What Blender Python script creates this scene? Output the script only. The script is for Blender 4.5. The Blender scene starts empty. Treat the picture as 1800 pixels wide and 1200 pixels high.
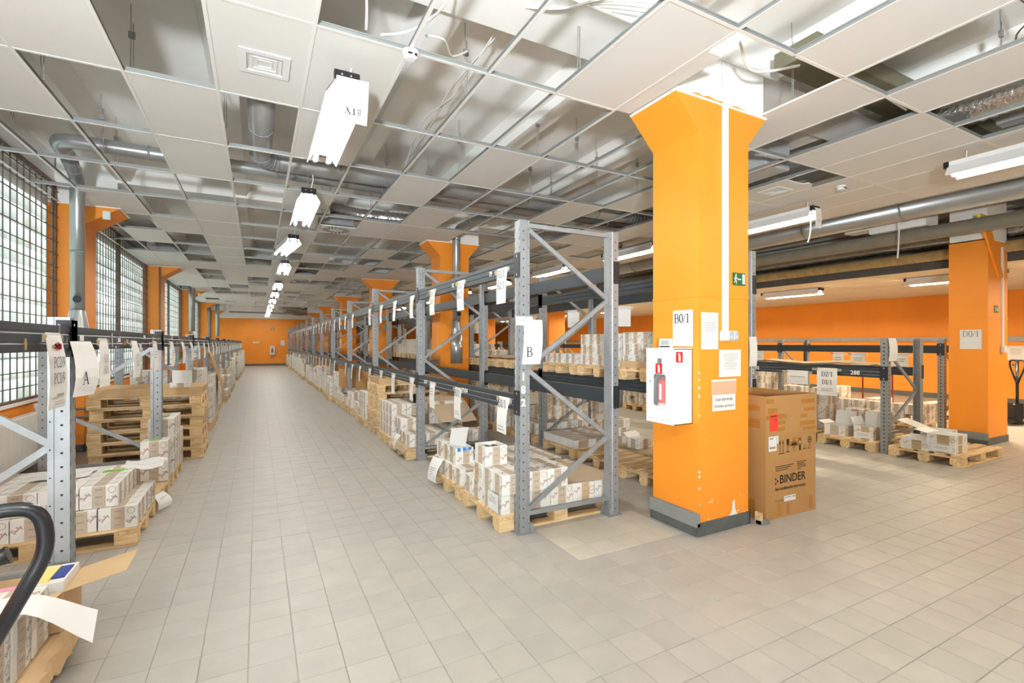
import bpy, math, random
from mathutils import Vector, Matrix

# ------------------------------------------------------------------ camera, world, flash, exposure
SC = bpy.context.scene
COL = SC.collection
YAW = math.atan(447.0 / 850.0)
cam_data = bpy.data.cameras.new('camera')
cam_data.sensor_width = 36.0
cam_data.lens = 17.0
cam_data.shift_y = 3.0 / 1800.0
cam_data.clip_start = 0.05
cam = bpy.data.objects.new('camera', cam_data)
COL.objects.link(cam)
cam.location = (0, 0, 1.55)
cam.rotation_euler = (math.pi / 2, 0, -YAW)
SC.camera = cam

world = bpy.data.worlds.new('world')
SC.world = world
world.use_nodes = True
world.node_tree.nodes['Background'].inputs[0].default_value = (0.85, 0.93, 1.0, 1)
world.node_tree.nodes['Background'].inputs[1].default_value = 0.6

LAMP_POWER = 50.0        # emission of the fluorescent tubes
WINDOW_POWER = 0.85       # daylight through the glass blocks
FLASH = 1400.0           # the photographer's strobe behind and beside the camera
fl = bpy.data.lights.new('camera_flash', 'SPOT')
fl.energy = FLASH
fl.shadow_soft_size = 0.2
fl.color = (0.87, 0.945, 1.0)
flo = bpy.data.objects.new('camera_flash', fl)
COL.objects.link(flo)
flo.location = (-1.2, -1.9, 1.6)
fl.spot_size = math.radians(130)
fl.spot_blend = 0.8
flo.rotation_euler = Vector((2.4, 5.0, 4.6)).to_track_quat('-Z', 'Y').to_euler()

SC.view_settings.view_transform = 'Standard'
SC.view_settings.look = 'None'
SC.view_settings.exposure = 0.95
SC.view_settings.gamma = 1.0
SC.view_settings.use_curve_mapping = False
SC.cycles.use_denoising = True
SC.cycles.max_bounces = 8
SC.cycles.diffuse_bounces = 5
SC.cycles.sample_clamp_indirect = 6.0

rnd = random.Random(7)

# ------------------------------------------------------------------ materials
MATS = {}
def srgb(r, g, b):
    f = lambda c: (c / 255.0) / 12.92 if c / 255.0 <= 0.04045 else ((c / 255.0 + 0.055) / 1.055) ** 2.4
    return (f(r), f(g), f(b), 1.0)

def mat(name, col, rough=0.6, metal=0.0, noise=0.0, nscale=6.0, col2=None, bump=0.0, bscale=60.0, vary=0.0,
        emit=None, estr=0.0, alpha=1.0, trans=0.0, stretch=None, spec=None):
    if name in MATS:
        return MATS[name]
    m = bpy.data.materials.new(name)
    m.use_nodes = True
    nt = m.node_tree
    b = nt.nodes['Principled BSDF']
    b.inputs['Roughness'].default_value = rough
    b.inputs['Metallic'].default_value = metal
    b.inputs['Base Color'].default_value = col
    if spec is not None:
        b.inputs['Specular IOR Level'].default_value = spec
    if alpha < 1: b.inputs['Alpha'].default_value = alpha
    if trans: b.inputs['Transmission Weight'].default_value = trans
    src = None
    if noise > 0 or col2:
        tc = nt.nodes.new('ShaderNodeTexCoord')
        vec = tc.outputs['Object']
        if stretch:
            mp = nt.nodes.new('ShaderNodeMapping')
            mp.inputs['Scale'].default_value = stretch
            nt.links.new(vec, mp.inputs[0]); vec = mp.outputs[0]
        oi = nt.nodes.new('ShaderNodeObjectInfo')
        add = nt.nodes.new('ShaderNodeVectorMath'); add.operation = 'ADD'
        ml = nt.nodes.new('ShaderNodeMath'); ml.operation = 'MULTIPLY'; ml.inputs[1].default_value = 37.0
        nt.links.new(oi.outputs['Random'], ml.inputs[0])
        nt.links.new(vec, add.inputs[0]); nt.links.new(ml.outputs[0], add.inputs[1])
        nz = nt.nodes.new('ShaderNodeTexNoise')
        nz.inputs['Scale'].default_value = nscale
        nz.inputs['Detail'].default_value = 5
        nt.links.new(add.outputs[0], nz.inputs['Vector'])
        mx = nt.nodes.new('ShaderNodeMix'); mx.data_type = 'RGBA'
        c2 = col2 or tuple(c * (1 - noise) for c in col[:3]) + (1,)
        mx.inputs[6].default_value = col; mx.inputs[7].default_value = c2
        mr = nt.nodes.new('ShaderNodeMapRange')
        mr.inputs[1].default_value = 0.35; mr.inputs[2].default_value = 0.7
        nt.links.new(nz.outputs['Fac'], mr.inputs[0])
        nt.links.new(mr.outputs[0], mx.inputs[0])
        src = mx.outputs[2]
        if vary:
            hs = nt.nodes.new('ShaderNodeHueSaturation')
            mr2 = nt.nodes.new('ShaderNodeMapRange')
            mr2.inputs[3].default_value = 1 - vary; mr2.inputs[4].default_value = 1 + vary
            nt.links.new(oi.outputs['Random'], mr2.inputs[0])
            nt.links.new(mr2.outputs[0], hs.inputs['Value'])
            nt.links.new(src, hs.inputs['Color']); src = hs.outputs[0]
        nt.links.new(src, b.inputs['Base Color'])
    if bump:
        tc = nt.nodes.new('ShaderNodeTexCoord')
        nz = nt.nodes.new('ShaderNodeTexNoise'); nz.inputs['Scale'].default_value = bscale
        nt.links.new(tc.outputs['Object'], nz.inputs['Vector'])
        bp = nt.nodes.new('ShaderNodeBump'); bp.inputs['Strength'].default_value = bump
        bp.inputs['Distance'].default_value = 0.01
        nt.links.new(nz.outputs['Fac'], bp.inputs['Height'])
        nt.links.new(bp.outputs[0], b.inputs['Normal'])
    if emit:
        b.inputs['Emission Color'].default_value = emit
        b.inputs['Emission Strength'].default_value = estr
    MATS[name] = m
    return m

ORANGE = mat('orange_paint', srgb(243, 148, 38), 0.5, noise=0.08, nscale=1.5, bump=0.05, bscale=8)
TILE = mat('floor_tile', srgb(174, 169, 161), 0.48, noise=0.10, nscale=5.0, vary=0.035)
TILE_PALE = mat('pale_floor_tile', srgb(198, 191, 176), 0.38, noise=0.07, nscale=5.0, vary=0.03)
WOOD = mat('pallet_wood', srgb(222, 194, 150), 0.75, col2=srgb(186, 150, 104), nscale=4.0, stretch=(1.2, 9, 9), vary=0.12)
WOOD_Y = mat('pallet_wood_cross', srgb(222, 192, 146), 0.75, col2=srgb(190, 152, 106), nscale=4.0, stretch=(9, 1.2, 9), vary=0.12)
CARTON = mat('white_carton', srgb(226, 223, 216), 0.6, noise=0.05, nscale=8)
BAND = mat('taupe_carton_band', srgb(188, 170, 148), 0.65, noise=0.06, nscale=8)
BAND2 = mat('tan_carton_band', srgb(190, 162, 122), 0.65, noise=0.06, nscale=8)
KRAFT = mat('kraft_cardboard', srgb(204, 172, 130), 0.75, noise=0.10, nscale=4, vary=0.06)
KRAFT_D = mat('brown_cardboard', srgb(178, 132, 78), 0.7, noise=0.10, nscale=3, vary=0.04)
KRAFTSHEET = mat('kraft_paper_sheet', srgb(186, 164, 138), 0.8, noise=0.08, nscale=3)
INK = mat('maroon_print', srgb(140, 82, 74), 0.6)
INKG = mat('grey_print', srgb(176, 168, 160), 0.6)
BLACK_INK = mat('black_print', srgb(28, 26, 26), 0.6)
SOFT_INK = mat('faded_print', srgb(150, 145, 142), 0.6)
PAPER = mat('white_paper', srgb(224, 222, 219), 0.55)
GALV = mat('galvanised_steel', srgb(152, 155, 157), 0.5, metal=0.4, noise=0.16, nscale=9, vary=0.03)
GALV_D = mat('dull_galvanised_steel', srgb(150, 152, 152), 0.5, metal=0.4, noise=0.2, nscale=12)
HOLE = mat('dark_hole', srgb(30, 30, 32), 0.9)
BEAM = mat('slate_beam_paint', srgb(46, 54, 60), 0.42, noise=0.15, nscale=5)
CONN = mat('black_connector', srgb(34, 37, 42), 0.5)
BLACK = mat('black_plastic', srgb(24, 24, 26), 0.35)
BLACKMETAL = mat('black_painted_metal', srgb(20, 20, 23), 0.28, noise=0.1)
CEILT = mat('ceiling_panel_white', srgb(220, 218, 213), 0.85, noise=0.03, nscale=2, vary=0.012)
CONCRETE = mat('painted_concrete', srgb(243, 242, 239), 0.85, col2=srgb(230, 227, 221), nscale=0.9, bump=0.1, bscale=12)
GRIDM = mat('white_grid_metal', srgb(226, 224, 218), 0.45)
GRIDW = mat('grey_grid_web', srgb(150, 152, 150), 0.45, metal=0.4)
DUCT = mat('zinc_duct', srgb(172, 174, 174), 0.3, metal=0.65, noise=0.1, nscale=3)
FOIL = mat('aluminium_foil', srgb(205, 205, 205), 0.22, metal=0.95, noise=0.1, bump=0.9, bscale=35)
PIPEGREY = mat('grey_insulated_pipe', srgb(128, 120, 104), 0.7, noise=0.15)
WHITE = mat('white_enamel', srgb(226, 226, 226), 0.35)
CABLE = mat('white_cable', srgb(232, 230, 224), 0.5)
GREY = mat('grey_plastic', srgb(176, 178, 180), 0.4)
PLINTH = mat('grey_plinth', srgb(138, 140, 138), 0.6, noise=0.12)
PLINTH_D = mat('dark_plinth', srgb(92, 96, 94), 0.6, noise=0.25, nscale=12)
RED = mat('red_enamel', srgb(214, 32, 34), 0.4)
REDCART = mat('red_cart_paint', srgb(150, 30, 22), 0.45)
GREEN = mat('green_sign', srgb(20, 92, 50), 0.5)
YELLOW = mat('yellow_label', srgb(236, 208, 52), 0.5)
GLASS = mat('clear_pane', srgb(235, 240, 240), 0.05, alpha=0.10)
SLEEVE = mat('clear_sleeve', srgb(240, 236, 226), 0.12, alpha=0.22)
LCD = mat('lcd_screen', srgb(150, 160, 150), 0.3)
GREENP = mat('green_leaf_print', srgb(120, 190, 60), 0.6)
PINK = mat('pink_paper', srgb(244, 168, 190), 0.6)
BUFF = mat('buff_paper', srgb(240, 208, 130), 0.6)
BLUE = mat('blue_tape', srgb(50, 130, 210), 0.5)
TAPE = mat('brown_packing_tape', srgb(170, 116, 52), 0.25)
REDLABEL = mat('red_sticker', srgb(238, 62, 44), 0.5)
WINDOWBAR = mat('grille_paint', srgb(98, 92, 88), 0.5)
BROWNFRAME = mat('brown_frame_paint', srgb(110, 84, 66), 0.5)
RAD = mat('radiator_enamel', srgb(224, 220, 214), 0.35)
DARKFASCIA = mat('dark_fascia', srgb(84, 84, 82), 0.7, noise=0.2)
PATINA = mat('yellowed_insulation', srgb(176, 150, 98), 0.8, noise=0.3, nscale=9)
OLIVE = mat('olive_recess_shade', srgb(120, 116, 94), 0.6, noise=0.2)  # shade of the slab recess, put into the colour
LOWCEIL = mat('low_ceiling_panel', srgb(214, 202, 180), 0.85, noise=0.03, vary=0.02)

def lamp_mat(name, col, s):
    return mat(name, (0.9, 0.9, 0.9, 1), 0.5, emit=col, estr=s)
TUBE = lamp_mat('daylight_tube', (1.0, 0.965, 0.90, 1), LAMP_POWER)
TUBE_W = lamp_mat('warm_tube', (1.0, 0.87, 0.66, 1), LAMP_POWER * 1.0)
TUBE_L = lamp_mat('amber_tube', (1.0, 0.84, 0.58, 1), LAMP_POWER * 4.6)

def glass_block_mat():
    m = bpy.data.materials.new('backlit_glass_block')
    m.use_nodes = True
    nt = m.node_tree
    b = nt.nodes['Principled BSDF']
    b.inputs['Base Color'].default_value = srgb(205, 225, 218)
    b.inputs['Roughness'].default_value = 0.12
    tc = nt.nodes.new('ShaderNodeTexCoord')
    oi = nt.nodes.new('ShaderNodeObjectInfo')
    w = nt.nodes.new('ShaderNodeTexWave')
    w.wave_type = 'BANDS'; w.bands_direction = 'Y'
    w.inputs['Scale'].default_value = 9.0; w.inputs['Distortion'].default_value = 1.2; w.inputs['Detail'].default_value = 1.0
    sp = nt.nodes.new('ShaderNodeSeparateXYZ')
    mr = nt.nodes.new('ShaderNodeMapRange')
    mr.inputs[1].default_value = -0.12; mr.inputs[2].default_value = 0.12
    mr.inputs[3].default_value = 0.35; mr.inputs[4].default_value = 1.0
    a = nt.nodes.new('ShaderNodeMath'); a.operation = 'MULTIPLY'
    mr2 = nt.nodes.new('ShaderNodeMapRange'); mr2.inputs[3].default_value = 0.8; mr2.inputs[4].default_value = 1.0
    a2 = nt.nodes.new('ShaderNodeMath'); a2.operation = 'MULTIPLY'
    mr3 = nt.nodes.new('ShaderNodeMapRange'); mr3.inputs[3].default_value = 0.65; mr3.inputs[4].default_value = 1.1
    a3 = nt.nodes.new('ShaderNodeMath'); a3.operation = 'MULTIPLY'; a3.inputs[1].default_value = WINDOW_POWER
    L = nt.links.new
    L(tc.outputs['Object'], w.inputs['Vector']); L(tc.outputs['Object'], sp.inputs[0])
    L(sp.outputs['Z'], mr.inputs[0]); L(w.outputs['Fac'], mr2.inputs[0]); L(oi.outputs['Random'], mr3.inputs[0])
    L(mr.outputs[0], a.inputs[0]); L(mr2.outputs[0], a.inputs[1])
    L(a.outputs[0], a2.inputs[0]); L(mr3.outputs[0], a2.inputs[1])
    L(a2.outputs[0], a3.inputs[0])
    b.inputs['Emission Color'].default_value = (0.86, 1.0, 0.95, 1)
    L(a3.outputs[0], b.inputs['Emission Strength'])
    return m
BLOCKGLASS = glass_block_mat()

def floor_grid_mat():
    m = bpy.data.materials.new('distant_floor_tiles')
    m.use_nodes = True
    nt = m.node_tree
    b = nt.nodes['Principled BSDF']
    b.inputs['Roughness'].default_value = 0.5
    tc = nt.nodes.new('ShaderNodeTexCoord')
    br = nt.nodes.new('ShaderNodeTexBrick')
    br.offset = 0.0; br.squash = 1.0
    br.inputs['Color1'].default_value = srgb(172, 168, 161)
    br.inputs['Color2'].default_value = srgb(167, 163, 156)
    br.inputs['Mortar'].default_value = srgb(140, 135, 127)
    br.inputs['Scale'].default_value = 1.0
    br.inputs['Mortar Size'].default_value = 0.0022
    br.inputs['Brick Width'].default_value = TP
    br.inputs['Row Height'].default_value = TP
    mp = nt.nodes.new('ShaderNodeMapping')
    mp.inputs['Location'].default_value = (-TX0, -TY0, 0)
    nt.links.new(tc.outputs['Object'], mp.inputs[0])
    nt.links.new(mp.outputs[0], br.inputs['Vector'])
    nt.links.new(br.outputs['Color'], b.inputs['Base Color'])
    return m
TP, TX0, TY0 = 0.2075, -0.04, 2.63
FLOORM = floor_grid_mat()

# ------------------------------------------------------------------ mesh builder
class MB:
    def __init__(s):
        s.v = []; s.f = []; s.m = []; s.mats = []; s.sm = []
    def mi(s, m):
        if m not in s.mats: s.mats.append(m)
        return s.mats.index(m)
    def add(s, vs, fs, m, smooth=False):
        o = len(s.v); k = s.mi(m)
        s.v += [tuple(p) for p in vs]
        for f in fs:
            s.f.append(tuple(i + o for i in f)); s.m.append(k); s.sm.append(smooth)
        return s
    def box(s, a, b, m):
        x0, y0, z0 = a; x1, y1, z1 = b
        vs = [(x0, y0, z0), (x1, y0, z0), (x1, y1, z0), (x0, y1, z0), (x0, y0, z1), (x1, y0, z1), (x1, y1, z1), (x0, y1, z1)]
        return s.add(vs, [(0, 3, 2, 1), (4, 5, 6, 7), (0, 1, 5, 4), (1, 2, 6, 5), (2, 3, 7, 6), (3, 0, 4, 7)], m)
    def cbox(s, a, b, m, c=0.004):
        x = (a[0], b[0]); y = (a[1], b[1]); z = (a[2], b[2])
        vs = []; idx = {}
        for i in (0, 1):
            for j in (0, 1):
                for k in (0, 1):
                    sx, sy, sz = (1 if i == 0 else -1) * c, (1 if j == 0 else -1) * c, (1 if k == 0 else -1) * c
                    for ax, p in ((0, (x[i], y[j] + sy, z[k] + sz)), (1, (x[i] + sx, y[j], z[k] + sz)), (2, (x[i] + sx, y[j] + sy, z[k]))):
                        idx[(i, j, k, ax)] = len(vs); vs.append(p)
        I = lambda i, j, k, ax: idx[(i, j, k, ax)]
        fs = []
        fs.append((I(0,0,0,0), I(0,0,1,0), I(0,1,1,0), I(0,1,0,0))); fs.append((I(1,0,0,0), I(1,1,0,0), I(1,1,1,0), I(1,0,1,0)))
        fs.append((I(0,0,0,1), I(1,0,0,1), I(1,0,1,1), I(0,0,1,1))); fs.append((I(0,1,0,1), I(0,1,1,1), I(1,1,1,1), I(1,1,0,1)))
        fs.append((I(0,0,0,2), I(0,1,0,2), I(1,1,0,2), I(1,0,0,2))); fs.append((I(0,0,1,2), I(1,0,1,2), I(1,1,1,2), I(0,1,1,2)))
        for k in (0, 1):
            for j in (0, 1): fs.append((I(0,j,k,1), I(1,j,k,1), I(1,j,k,2), I(0,j,k,2)))
            for i in (0, 1): fs.append((I(i,0,k,0), I(i,1,k,0), I(i,1,k,2), I(i,0,k,2)))
        for i in (0, 1):
            for j in (0, 1):
                fs.append((I(i,j,0,0), I(i,j,1,0), I(i,j,1,1), I(i,j,0,1)))
                for k in (0, 1): fs.append((I(i,j,k,0), I(i,j,k,1), I(i,j,k,2)))
        return s.add(vs, fs, m)
    def prism(s, poly, ax, a0, a1, m):
        # poly: 2-D outline in the two other axes (kept in x, y, z order)
        def P(p, t):
            return (t, p[0], p[1]) if ax == 0 else (p[0], t, p[1]) if ax == 1 else (p[0], p[1], t)
        n = len(poly)
        vs = [P(p, a0) for p in poly] + [P(p, a1) for p in poly]
        fs = [(i, (i + 1) % n, n + (i + 1) % n, n + i) for i in range(n)]
        fs += [tuple(range(n))[::-1], tuple(range(n, 2 * n))]
        return s.add(vs, fs, m)
    def quad(s, p, m):
        return s.add(p, [tuple(range(len(p)))], m)
    def tube(s, pts, r, m, n=8, caps=True, closed=False):
        pts = [Vector(p) for p in pts]; N = len(pts)
        rr = r if isinstance(r, (list, tuple)) else [r] * N
        vs = []; up = None
        for i, p in enumerate(pts):
            if closed: t = pts[(i + 1) % N] - pts[i - 1]
            else: t = pts[min(i + 1, N - 1)] - pts[max(i - 1, 0)]
            t.normalize()
            if up is None:
                up = Vector((0, 0, 1)) if abs(t.z) < 0.9 else Vector((1, 0, 0))
            a = t.cross(up); a.normalize(); b = a.cross(t); up = b
            for k in range(n):
                th = 2 * math.pi * k / n
                vs.append(p + (a * math.cos(th) + b * math.sin(th)) * rr[i])
        fs = []
        for i in range(N if closed else N - 1):
            j = (i + 1) % N
            for k in range(n):
                fs.append((i * n + k, i * n + (k + 1) % n, j * n + (k + 1) % n, j * n + k))
        s.add(vs, fs, m, True)
        if caps and not closed:
            o = len(s.v) - N * n
            for base, rev in ((0, True), ((N - 1) * n, False)):
                f = tuple(o + base + k for k in range(n))
                s.f.append(f[::-1] if rev else f); s.m.append(s.mi(m)); s.sm.append(False)
        return s
    def disc(s, c, u, v, r, m, n=8, ry=None):
        c = Vector(c); u = Vector(u); v = Vector(v); ry = ry or r
        return s.add([c + u * r * math.cos(2 * math.pi * k / n) + v * ry * math.sin(2 * math.pi * k / n) for k in range(n)], [tuple(range(n))], m)
    def ring(s, c, u, v, r, w, m, n=12):
        c = Vector(c); u = Vector(u); v = Vector(v); vs = []
        for k in range(n):
            d = u * math.cos(2 * math.pi * k / n) + v * math.sin(2 * math.pi * k / n)
            vs += [c + d * r, c + d * (r - w)]
        return s.add(vs, [(2 * k, 2 * ((k + 1) % n), 2 * ((k + 1) % n) + 1, 2 * k + 1) for k in range(n)], m)
    def stroke(s, pts, w, O, U, V, m, sc=1.0):
        # flat ribbon along 2-D points laid in the plane O + U*x + V*y
        O = Vector(O); U = Vector(U); V = Vector(V)
        ww = w if isinstance(w, (list, tuple)) else [w] * len(pts)
        vs = []
        for i, p in enumerate(pts):
            q0 = pts[max(i - 1, 0)]; q1 = pts[min(i + 1, len(pts) - 1)]
            dx, dy = q1[0] - q0[0], q1[1] - q0[1]; L = math.hypot(dx, dy) or 1
            nx, ny = -dy / L * ww[i] / 2, dx / L * ww[i] / 2
            vs += [O + (U * (p[0] + nx) + V * (p[1] + ny)) * sc, O + (U * (p[0] - nx) + V * (p[1] - ny)) * sc]
        return s.add(vs, [(2 * i, 2 * i + 1, 2 * i + 3, 2 * i + 2) for i in range(len(pts) - 1)], m)
    def mesh(s, name):
        me = bpy.data.meshes.new(name)
        me.from_pydata(s.v, [], s.f)
        for m in s.mats: me.materials.append(m)
        me.polygons.foreach_set('material_index', s.m)
        me.polygons.foreach_set('use_smooth', s.sm)
        me.update()
        return me
    def ob(s, name, parent=None, loc=(0, 0, 0), rot=(0, 0, 0)):
        return ob(name, s.mesh(name), parent, loc, rot)

def ob(name, me, parent=None, loc=(0, 0, 0), rot=(0, 0, 0)):
    o = bpy.data.objects.new(name, me)
    COL.objects.link(o)
    if parent: o.parent = parent
    o.location = loc; o.rotation_euler = rot
    return o
def tag(o, label, cat, group=None):
    o['label'] = label; o['category'] = cat
    if group: o['group'] = group
    return o
def thing(name, label, cat, loc=(0, 0, 0), rot=(0, 0, 0), group=None):
    return tag(ob(name, None, None, loc, rot), label, cat, group)
def empty(name, parent, loc=(0, 0, 0), rot=(0, 0, 0)):
    return ob(name, None, parent, loc, rot)
def struct(o):
    o['kind'] = 'structure'; return o
def stuff(o):
    o['kind'] = 'stuff'; return o
def copy_tree(o, parent=None, loc=None, rot=None):
    c = o.copy(); COL.objects.link(c); c.parent = parent
    if loc is not None: c.location = loc
    if rot is not None: c.rotation_euler = rot
    for ch in list(o.children): copy_tree(ch, c)
    return c
ORD = ['first', 'second', 'third', 'fourth', 'fifth', 'sixth', 'seventh', 'eighth', 'ninth', 'tenth', 'eleventh', 'twelfth', 'thirteenth',
       'fourteenth', 'fifteenth', 'sixteenth', 'seventeenth', 'eighteenth', 'nineteenth', 'twentieth']
def ordn(i):
    return ORD[i] if i < 20 else ('twenty-' + ORD[i - 20] if i > 20 and i < 30 else 'thirtieth-plus')

def text(body, size, m, parent, loc, rot, name='lettering', align='LEFT', bold=0.0, squeeze=1.0):
    c = bpy.data.curves.new(name, 'FONT')
    c.body = body; c.size = size; c.align_x = align; c.align_y = 'BOTTOM_BASELINE'
    c.offset = bold; c.resolution_u = 2
    c.materials.append(m)
    o = ob(name, c, parent, loc, rot)
    o.scale = (squeeze, 1, 1)
    return o

# serif letters as flat strokes in a unit-high cell: (points, widths)
T_, t_ = 0.135, 0.06
def arcp(cx, cy, rx, ry, a0, a1, n=10):
    return [(cx + rx * math.cos(math.radians(a0 + (a1 - a0) * i / n)), cy + ry * math.sin(math.radians(a0 + (a1 - a0) * i / n))) for i in range(n + 1)]
def vw(pts, cx=None):
    ws = []
    for i in range(len(pts)):
        q0 = pts[max(i - 1, 0)]; q1 = pts[min(i + 1, len(pts) - 1)]
        dx, dy = abs(q1[0] - q0[0]), abs(q1[1] - q0[1])
        ws.append(t_ + (T_ - t_) * dy / (dx + dy + 1e-6))
    return (pts, ws)
def ser(x, y, w=0.3): return ([(x - w / 2, y), (x + w / 2, y)], t_)
GL = {
 'B': (0.75, [([(.2, 0), (.2, 1)], T_), ser(.2, .02, .28), ser(.2, .98, .28), vw([(.2, .98)] + arcp(.38, .76, .24, .22, 90, -90) + [(.2, .54)]), vw([(.2, .54)] + arcp(.4, .28, .28, .26, 90, -90) + [(.2, .02)])]),
 'P': (0.68, [([(.2, 0), (.2, 1)], T_), ser(.2, .02, .34), ser(.2, .98, .28), vw([(.2, .98)] + arcp(.36, .73, .26, .25, 90, -90) + [(.2, .48)])]),
 'D': (0.8, [([(.2, 0), (.2, 1)], T_), ser(.2, .02, .28), ser(.2, .98, .28), vw([(.2, .98)] + arcp(.33, .5, .4, .48, 90, -90, 14) + [(.2, .02)])]),
 'A': (0.8, [([(.12, .02), (.4, 1)], t_), ([(.4, 1), (.68, .02)], T_), ([(.22, .35), (.57, .35)], t_), ser(.12, .02, .22), ser(.68, .02, .24)]),
 'C': (0.75, [vw(arcp(.44, .5, .34, .49, 45, 315, 16)), ([(.68, .98), (.68, .7)], t_)]),
 'X': (0.8, [([(.15, .98), (.65, .02)], T_), ([(.63, .98), (.14, .02)], t_), ser(.15, .98, .24), ser(.64, .98, .2), ser(.14, .02, .2), ser(.65, .02, .24)]),
 '0': (0.6, [vw(arcp(.3, .5, .22, .49, 0, 360, 18))]),
 '1': (0.5, [([(.27, 0), (.27, 1)], T_), ([(.1, .86), (.27, .99)], t_), ser(.27, .02, .3)]),
 '2': (0.6, [vw(arcp(.3, .74, .2, .25, 170, -30, 10) + [(.12, .06)]), ([(.1, .05), (.52, .05)], .1)]),
 '3': (0.6, [vw(arcp(.27, .76, .2, .23, 160, -80, 10)), vw(arcp(.27, .28, .24, .27, 85, -160, 12))]),
 '9': (0.6, [vw(arcp(.3, .68, .2, .31, 0, 360, 14)), vw([(.5, .68)] + arcp(.1, .6, .4, .58, 0, -80, 6))]),
 '/': (0.35, [([(.02, -.04), (.3, 1.02)], t_)]),
 '#': (0.65, [([(.2, .02), (.3, .98)], t_), ([(.4, .02), (.5, .98)], t_), ([(.08, .35), (.6, .35)], t_), ([(.1, .65), (.62, .65)], t_)]),
 ' ': (0.4, []),
}
def serif(b, txt, size, O, U, V, m, center=True):
    adv = [GL[c][0] for c in txt]
    x = -sum(adv) / 2 if center else 0.0
    for c, a in zip(txt, adv):
        for pts, w in GL[c][1]:
            b.stroke([(p[0] + x, p[1]) for p in pts], w, O, U, V, m, size)
        x += a
SCRIPT = [  # a cursive word with a tall looped capital, five small letters and a long tail
 [(.10, .05), (.16, .75), (.05, .55), (.12, .9), (.32, .85), (.40, .5), (.30, .12), (.08, .03), (.0, .12)],
 [(.58, .35), (.46, .38), (.42, .18), (.5, .08), (.58, .32), (.6, .1), (.68, .12), (.72, .38), (.74, .1), (.78, .3), (.88, .36), (.9, .1), (1.0, .2), (1.04, .7), (1.02, .12), (1.1, .1), (1.2, .4)],
 [(.92, .52), (1.2, .6)], [(1.2, .4), (1.22, .12), (1.34, .15), (1.4, .42), (1.36, -.15), (1.2, -.25), (1.25, -.05), (1.55, .3)]]
def script(b, size, O, ang, U, V, m=None, w=.07):
    ca, sa = math.cos(ang), math.sin(ang)
    for pts in SCRIPT:
        b.stroke([((x - .7) * ca - (y - .3) * sa, (x - .7) * sa + (y - .3) * ca) for x, y in pts], w, O, U, V, m or INK, size)

# ------------------------------------------------------------------ room shell
S_, C_ = math.sin(YAW), math.cos(YAW)
def depth(x, y): return x * S_ + y * C_
def px(x, y, z):
    d = depth(x, y)
    return (900 + 850 * (x * C_ - y * S_) / d, 603 - 850 * (z - 1.55) / d) if d > 0.05 else (-9999, -9999)

XL, XR, YB, YF, ZS = -2.5, 17.0, -4.0, 37.5, 4.18
ZG = 3.53
ROWY = [2.74, 8.97, 15.2, 21.45, 27.7, 33.95]
b = MB(); b.box((XL - 0.3, YB, -0.2), (XR, YF, -0.003), FLOORM)
floor = struct(b.ob('floor'))
def in_patch(cx, cy): return 2.0 < cx < 3.12 and 2.83 < cy < 3.55
tb = MB(); g = 0.0018
tb.cbox((-TP / 2 + g, -TP / 2 + g, -0.011), (TP / 2 - g, TP / 2 - g, 0.0), TILE, 0.0022); tile_me = tb.mesh('floor_tile')
tb = MB(); tb.cbox((-TP / 2 + g, -TP / 2 + g, -0.011), (TP / 2 - g, TP / 2 - g, 0.0008), TILE_PALE, 0.0022); pale_me = tb.mesh('pale_floor_tile')
cand = []
for i in range(-14, 48):
    for j in range(-10, 45):
        cx, cy = TX0 + (i + .5) * TP, TY0 + (j + .5) * TP
        d = depth(cx, cy)
        if d < 1.2 or d > 9.5 or cx < XL + .1: continue
        p = px(cx, cy, 0)
        if -90 < p[0] < 1890 and p[1] < 1290:
            if 3.0 < cx < 3.85 and 2.65 < cy < 3.3: continue
            cand.append((d, cx, cy))
cand.sort()
far_tiles = MB()
for n, (d, cx, cy) in enumerate(cand):
    if n < 300:
        ob('floor_tile', pale_me if in_patch(cx, cy) else tile_me, floor, (cx, cy, rnd.uniform(-0.0004, 0.0003)), (rnd.uniform(-.0015, .0015), rnd.uniform(-.0015, .0015), 0))
    else:
        h = TP / 2 - g
        z = rnd.uniform(-0.0004, 0.0003)
        M = TILE_PALE if in_patch(cx, cy) else TILE
        far_tiles.add([(cx - h, cy - h, z), (cx + h, cy - h, z), (cx + h, cy + h, z), (cx - h, cy + h, z), (cx - h, cy - h, -.01), (cx + h, cy - h, -.01), (cx + h, cy + h, -.01), (cx - h, cy + h, -.01)],
                      [(0, 1, 2, 3), (4, 5, 1, 0), (5, 6, 2, 1), (6, 7, 3, 2), (7, 4, 0, 3)], M)
stuff(far_tiles.ob('floor_tile', floor))

# left wall: below the sills, above the windows
wl = MB()
wl.box((XL - .3, YB, 0), (XL - .02, YF, .82), ORANGE)
wl.box((XL - .3, YB, 3.72), (XL - .02, YF, ZS), CONCRETE)
wl = struct(wl.ob('wall_left'))
wf = MB(); wf.box((XL - .3, YF, 0), (XR + .2, YF + .2, 3.24), ORANGE); wf.box((XL - .3, YF - .06, 3.24), (XR + .2, YF + .2, ZS), CONCRETE)
struct(wf.ob('wall_far'))
wr = MB(); wr.box((XR, YB, 0), (XR + .2, YF, ZS), ORANGE); struct(wr.ob('wall_right'))
wb = MB(); wb.box((XL - .3, YB - .2, 0), (XR + .2, YB, ZS), CONCRETE); struct(wb.ob('wall_back'))
bb = MB(); bb.box((-1.0, YF - .03, 0), (XR, YF, .14), PLINTH_D); struct(bb.ob('baseboard_far'))
bb = MB(); bb.box((XL - .02, YB, 0), (XL + .0, YF, .14), PLINTH_D); struct(bb.ob('baseboard_left'))
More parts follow.
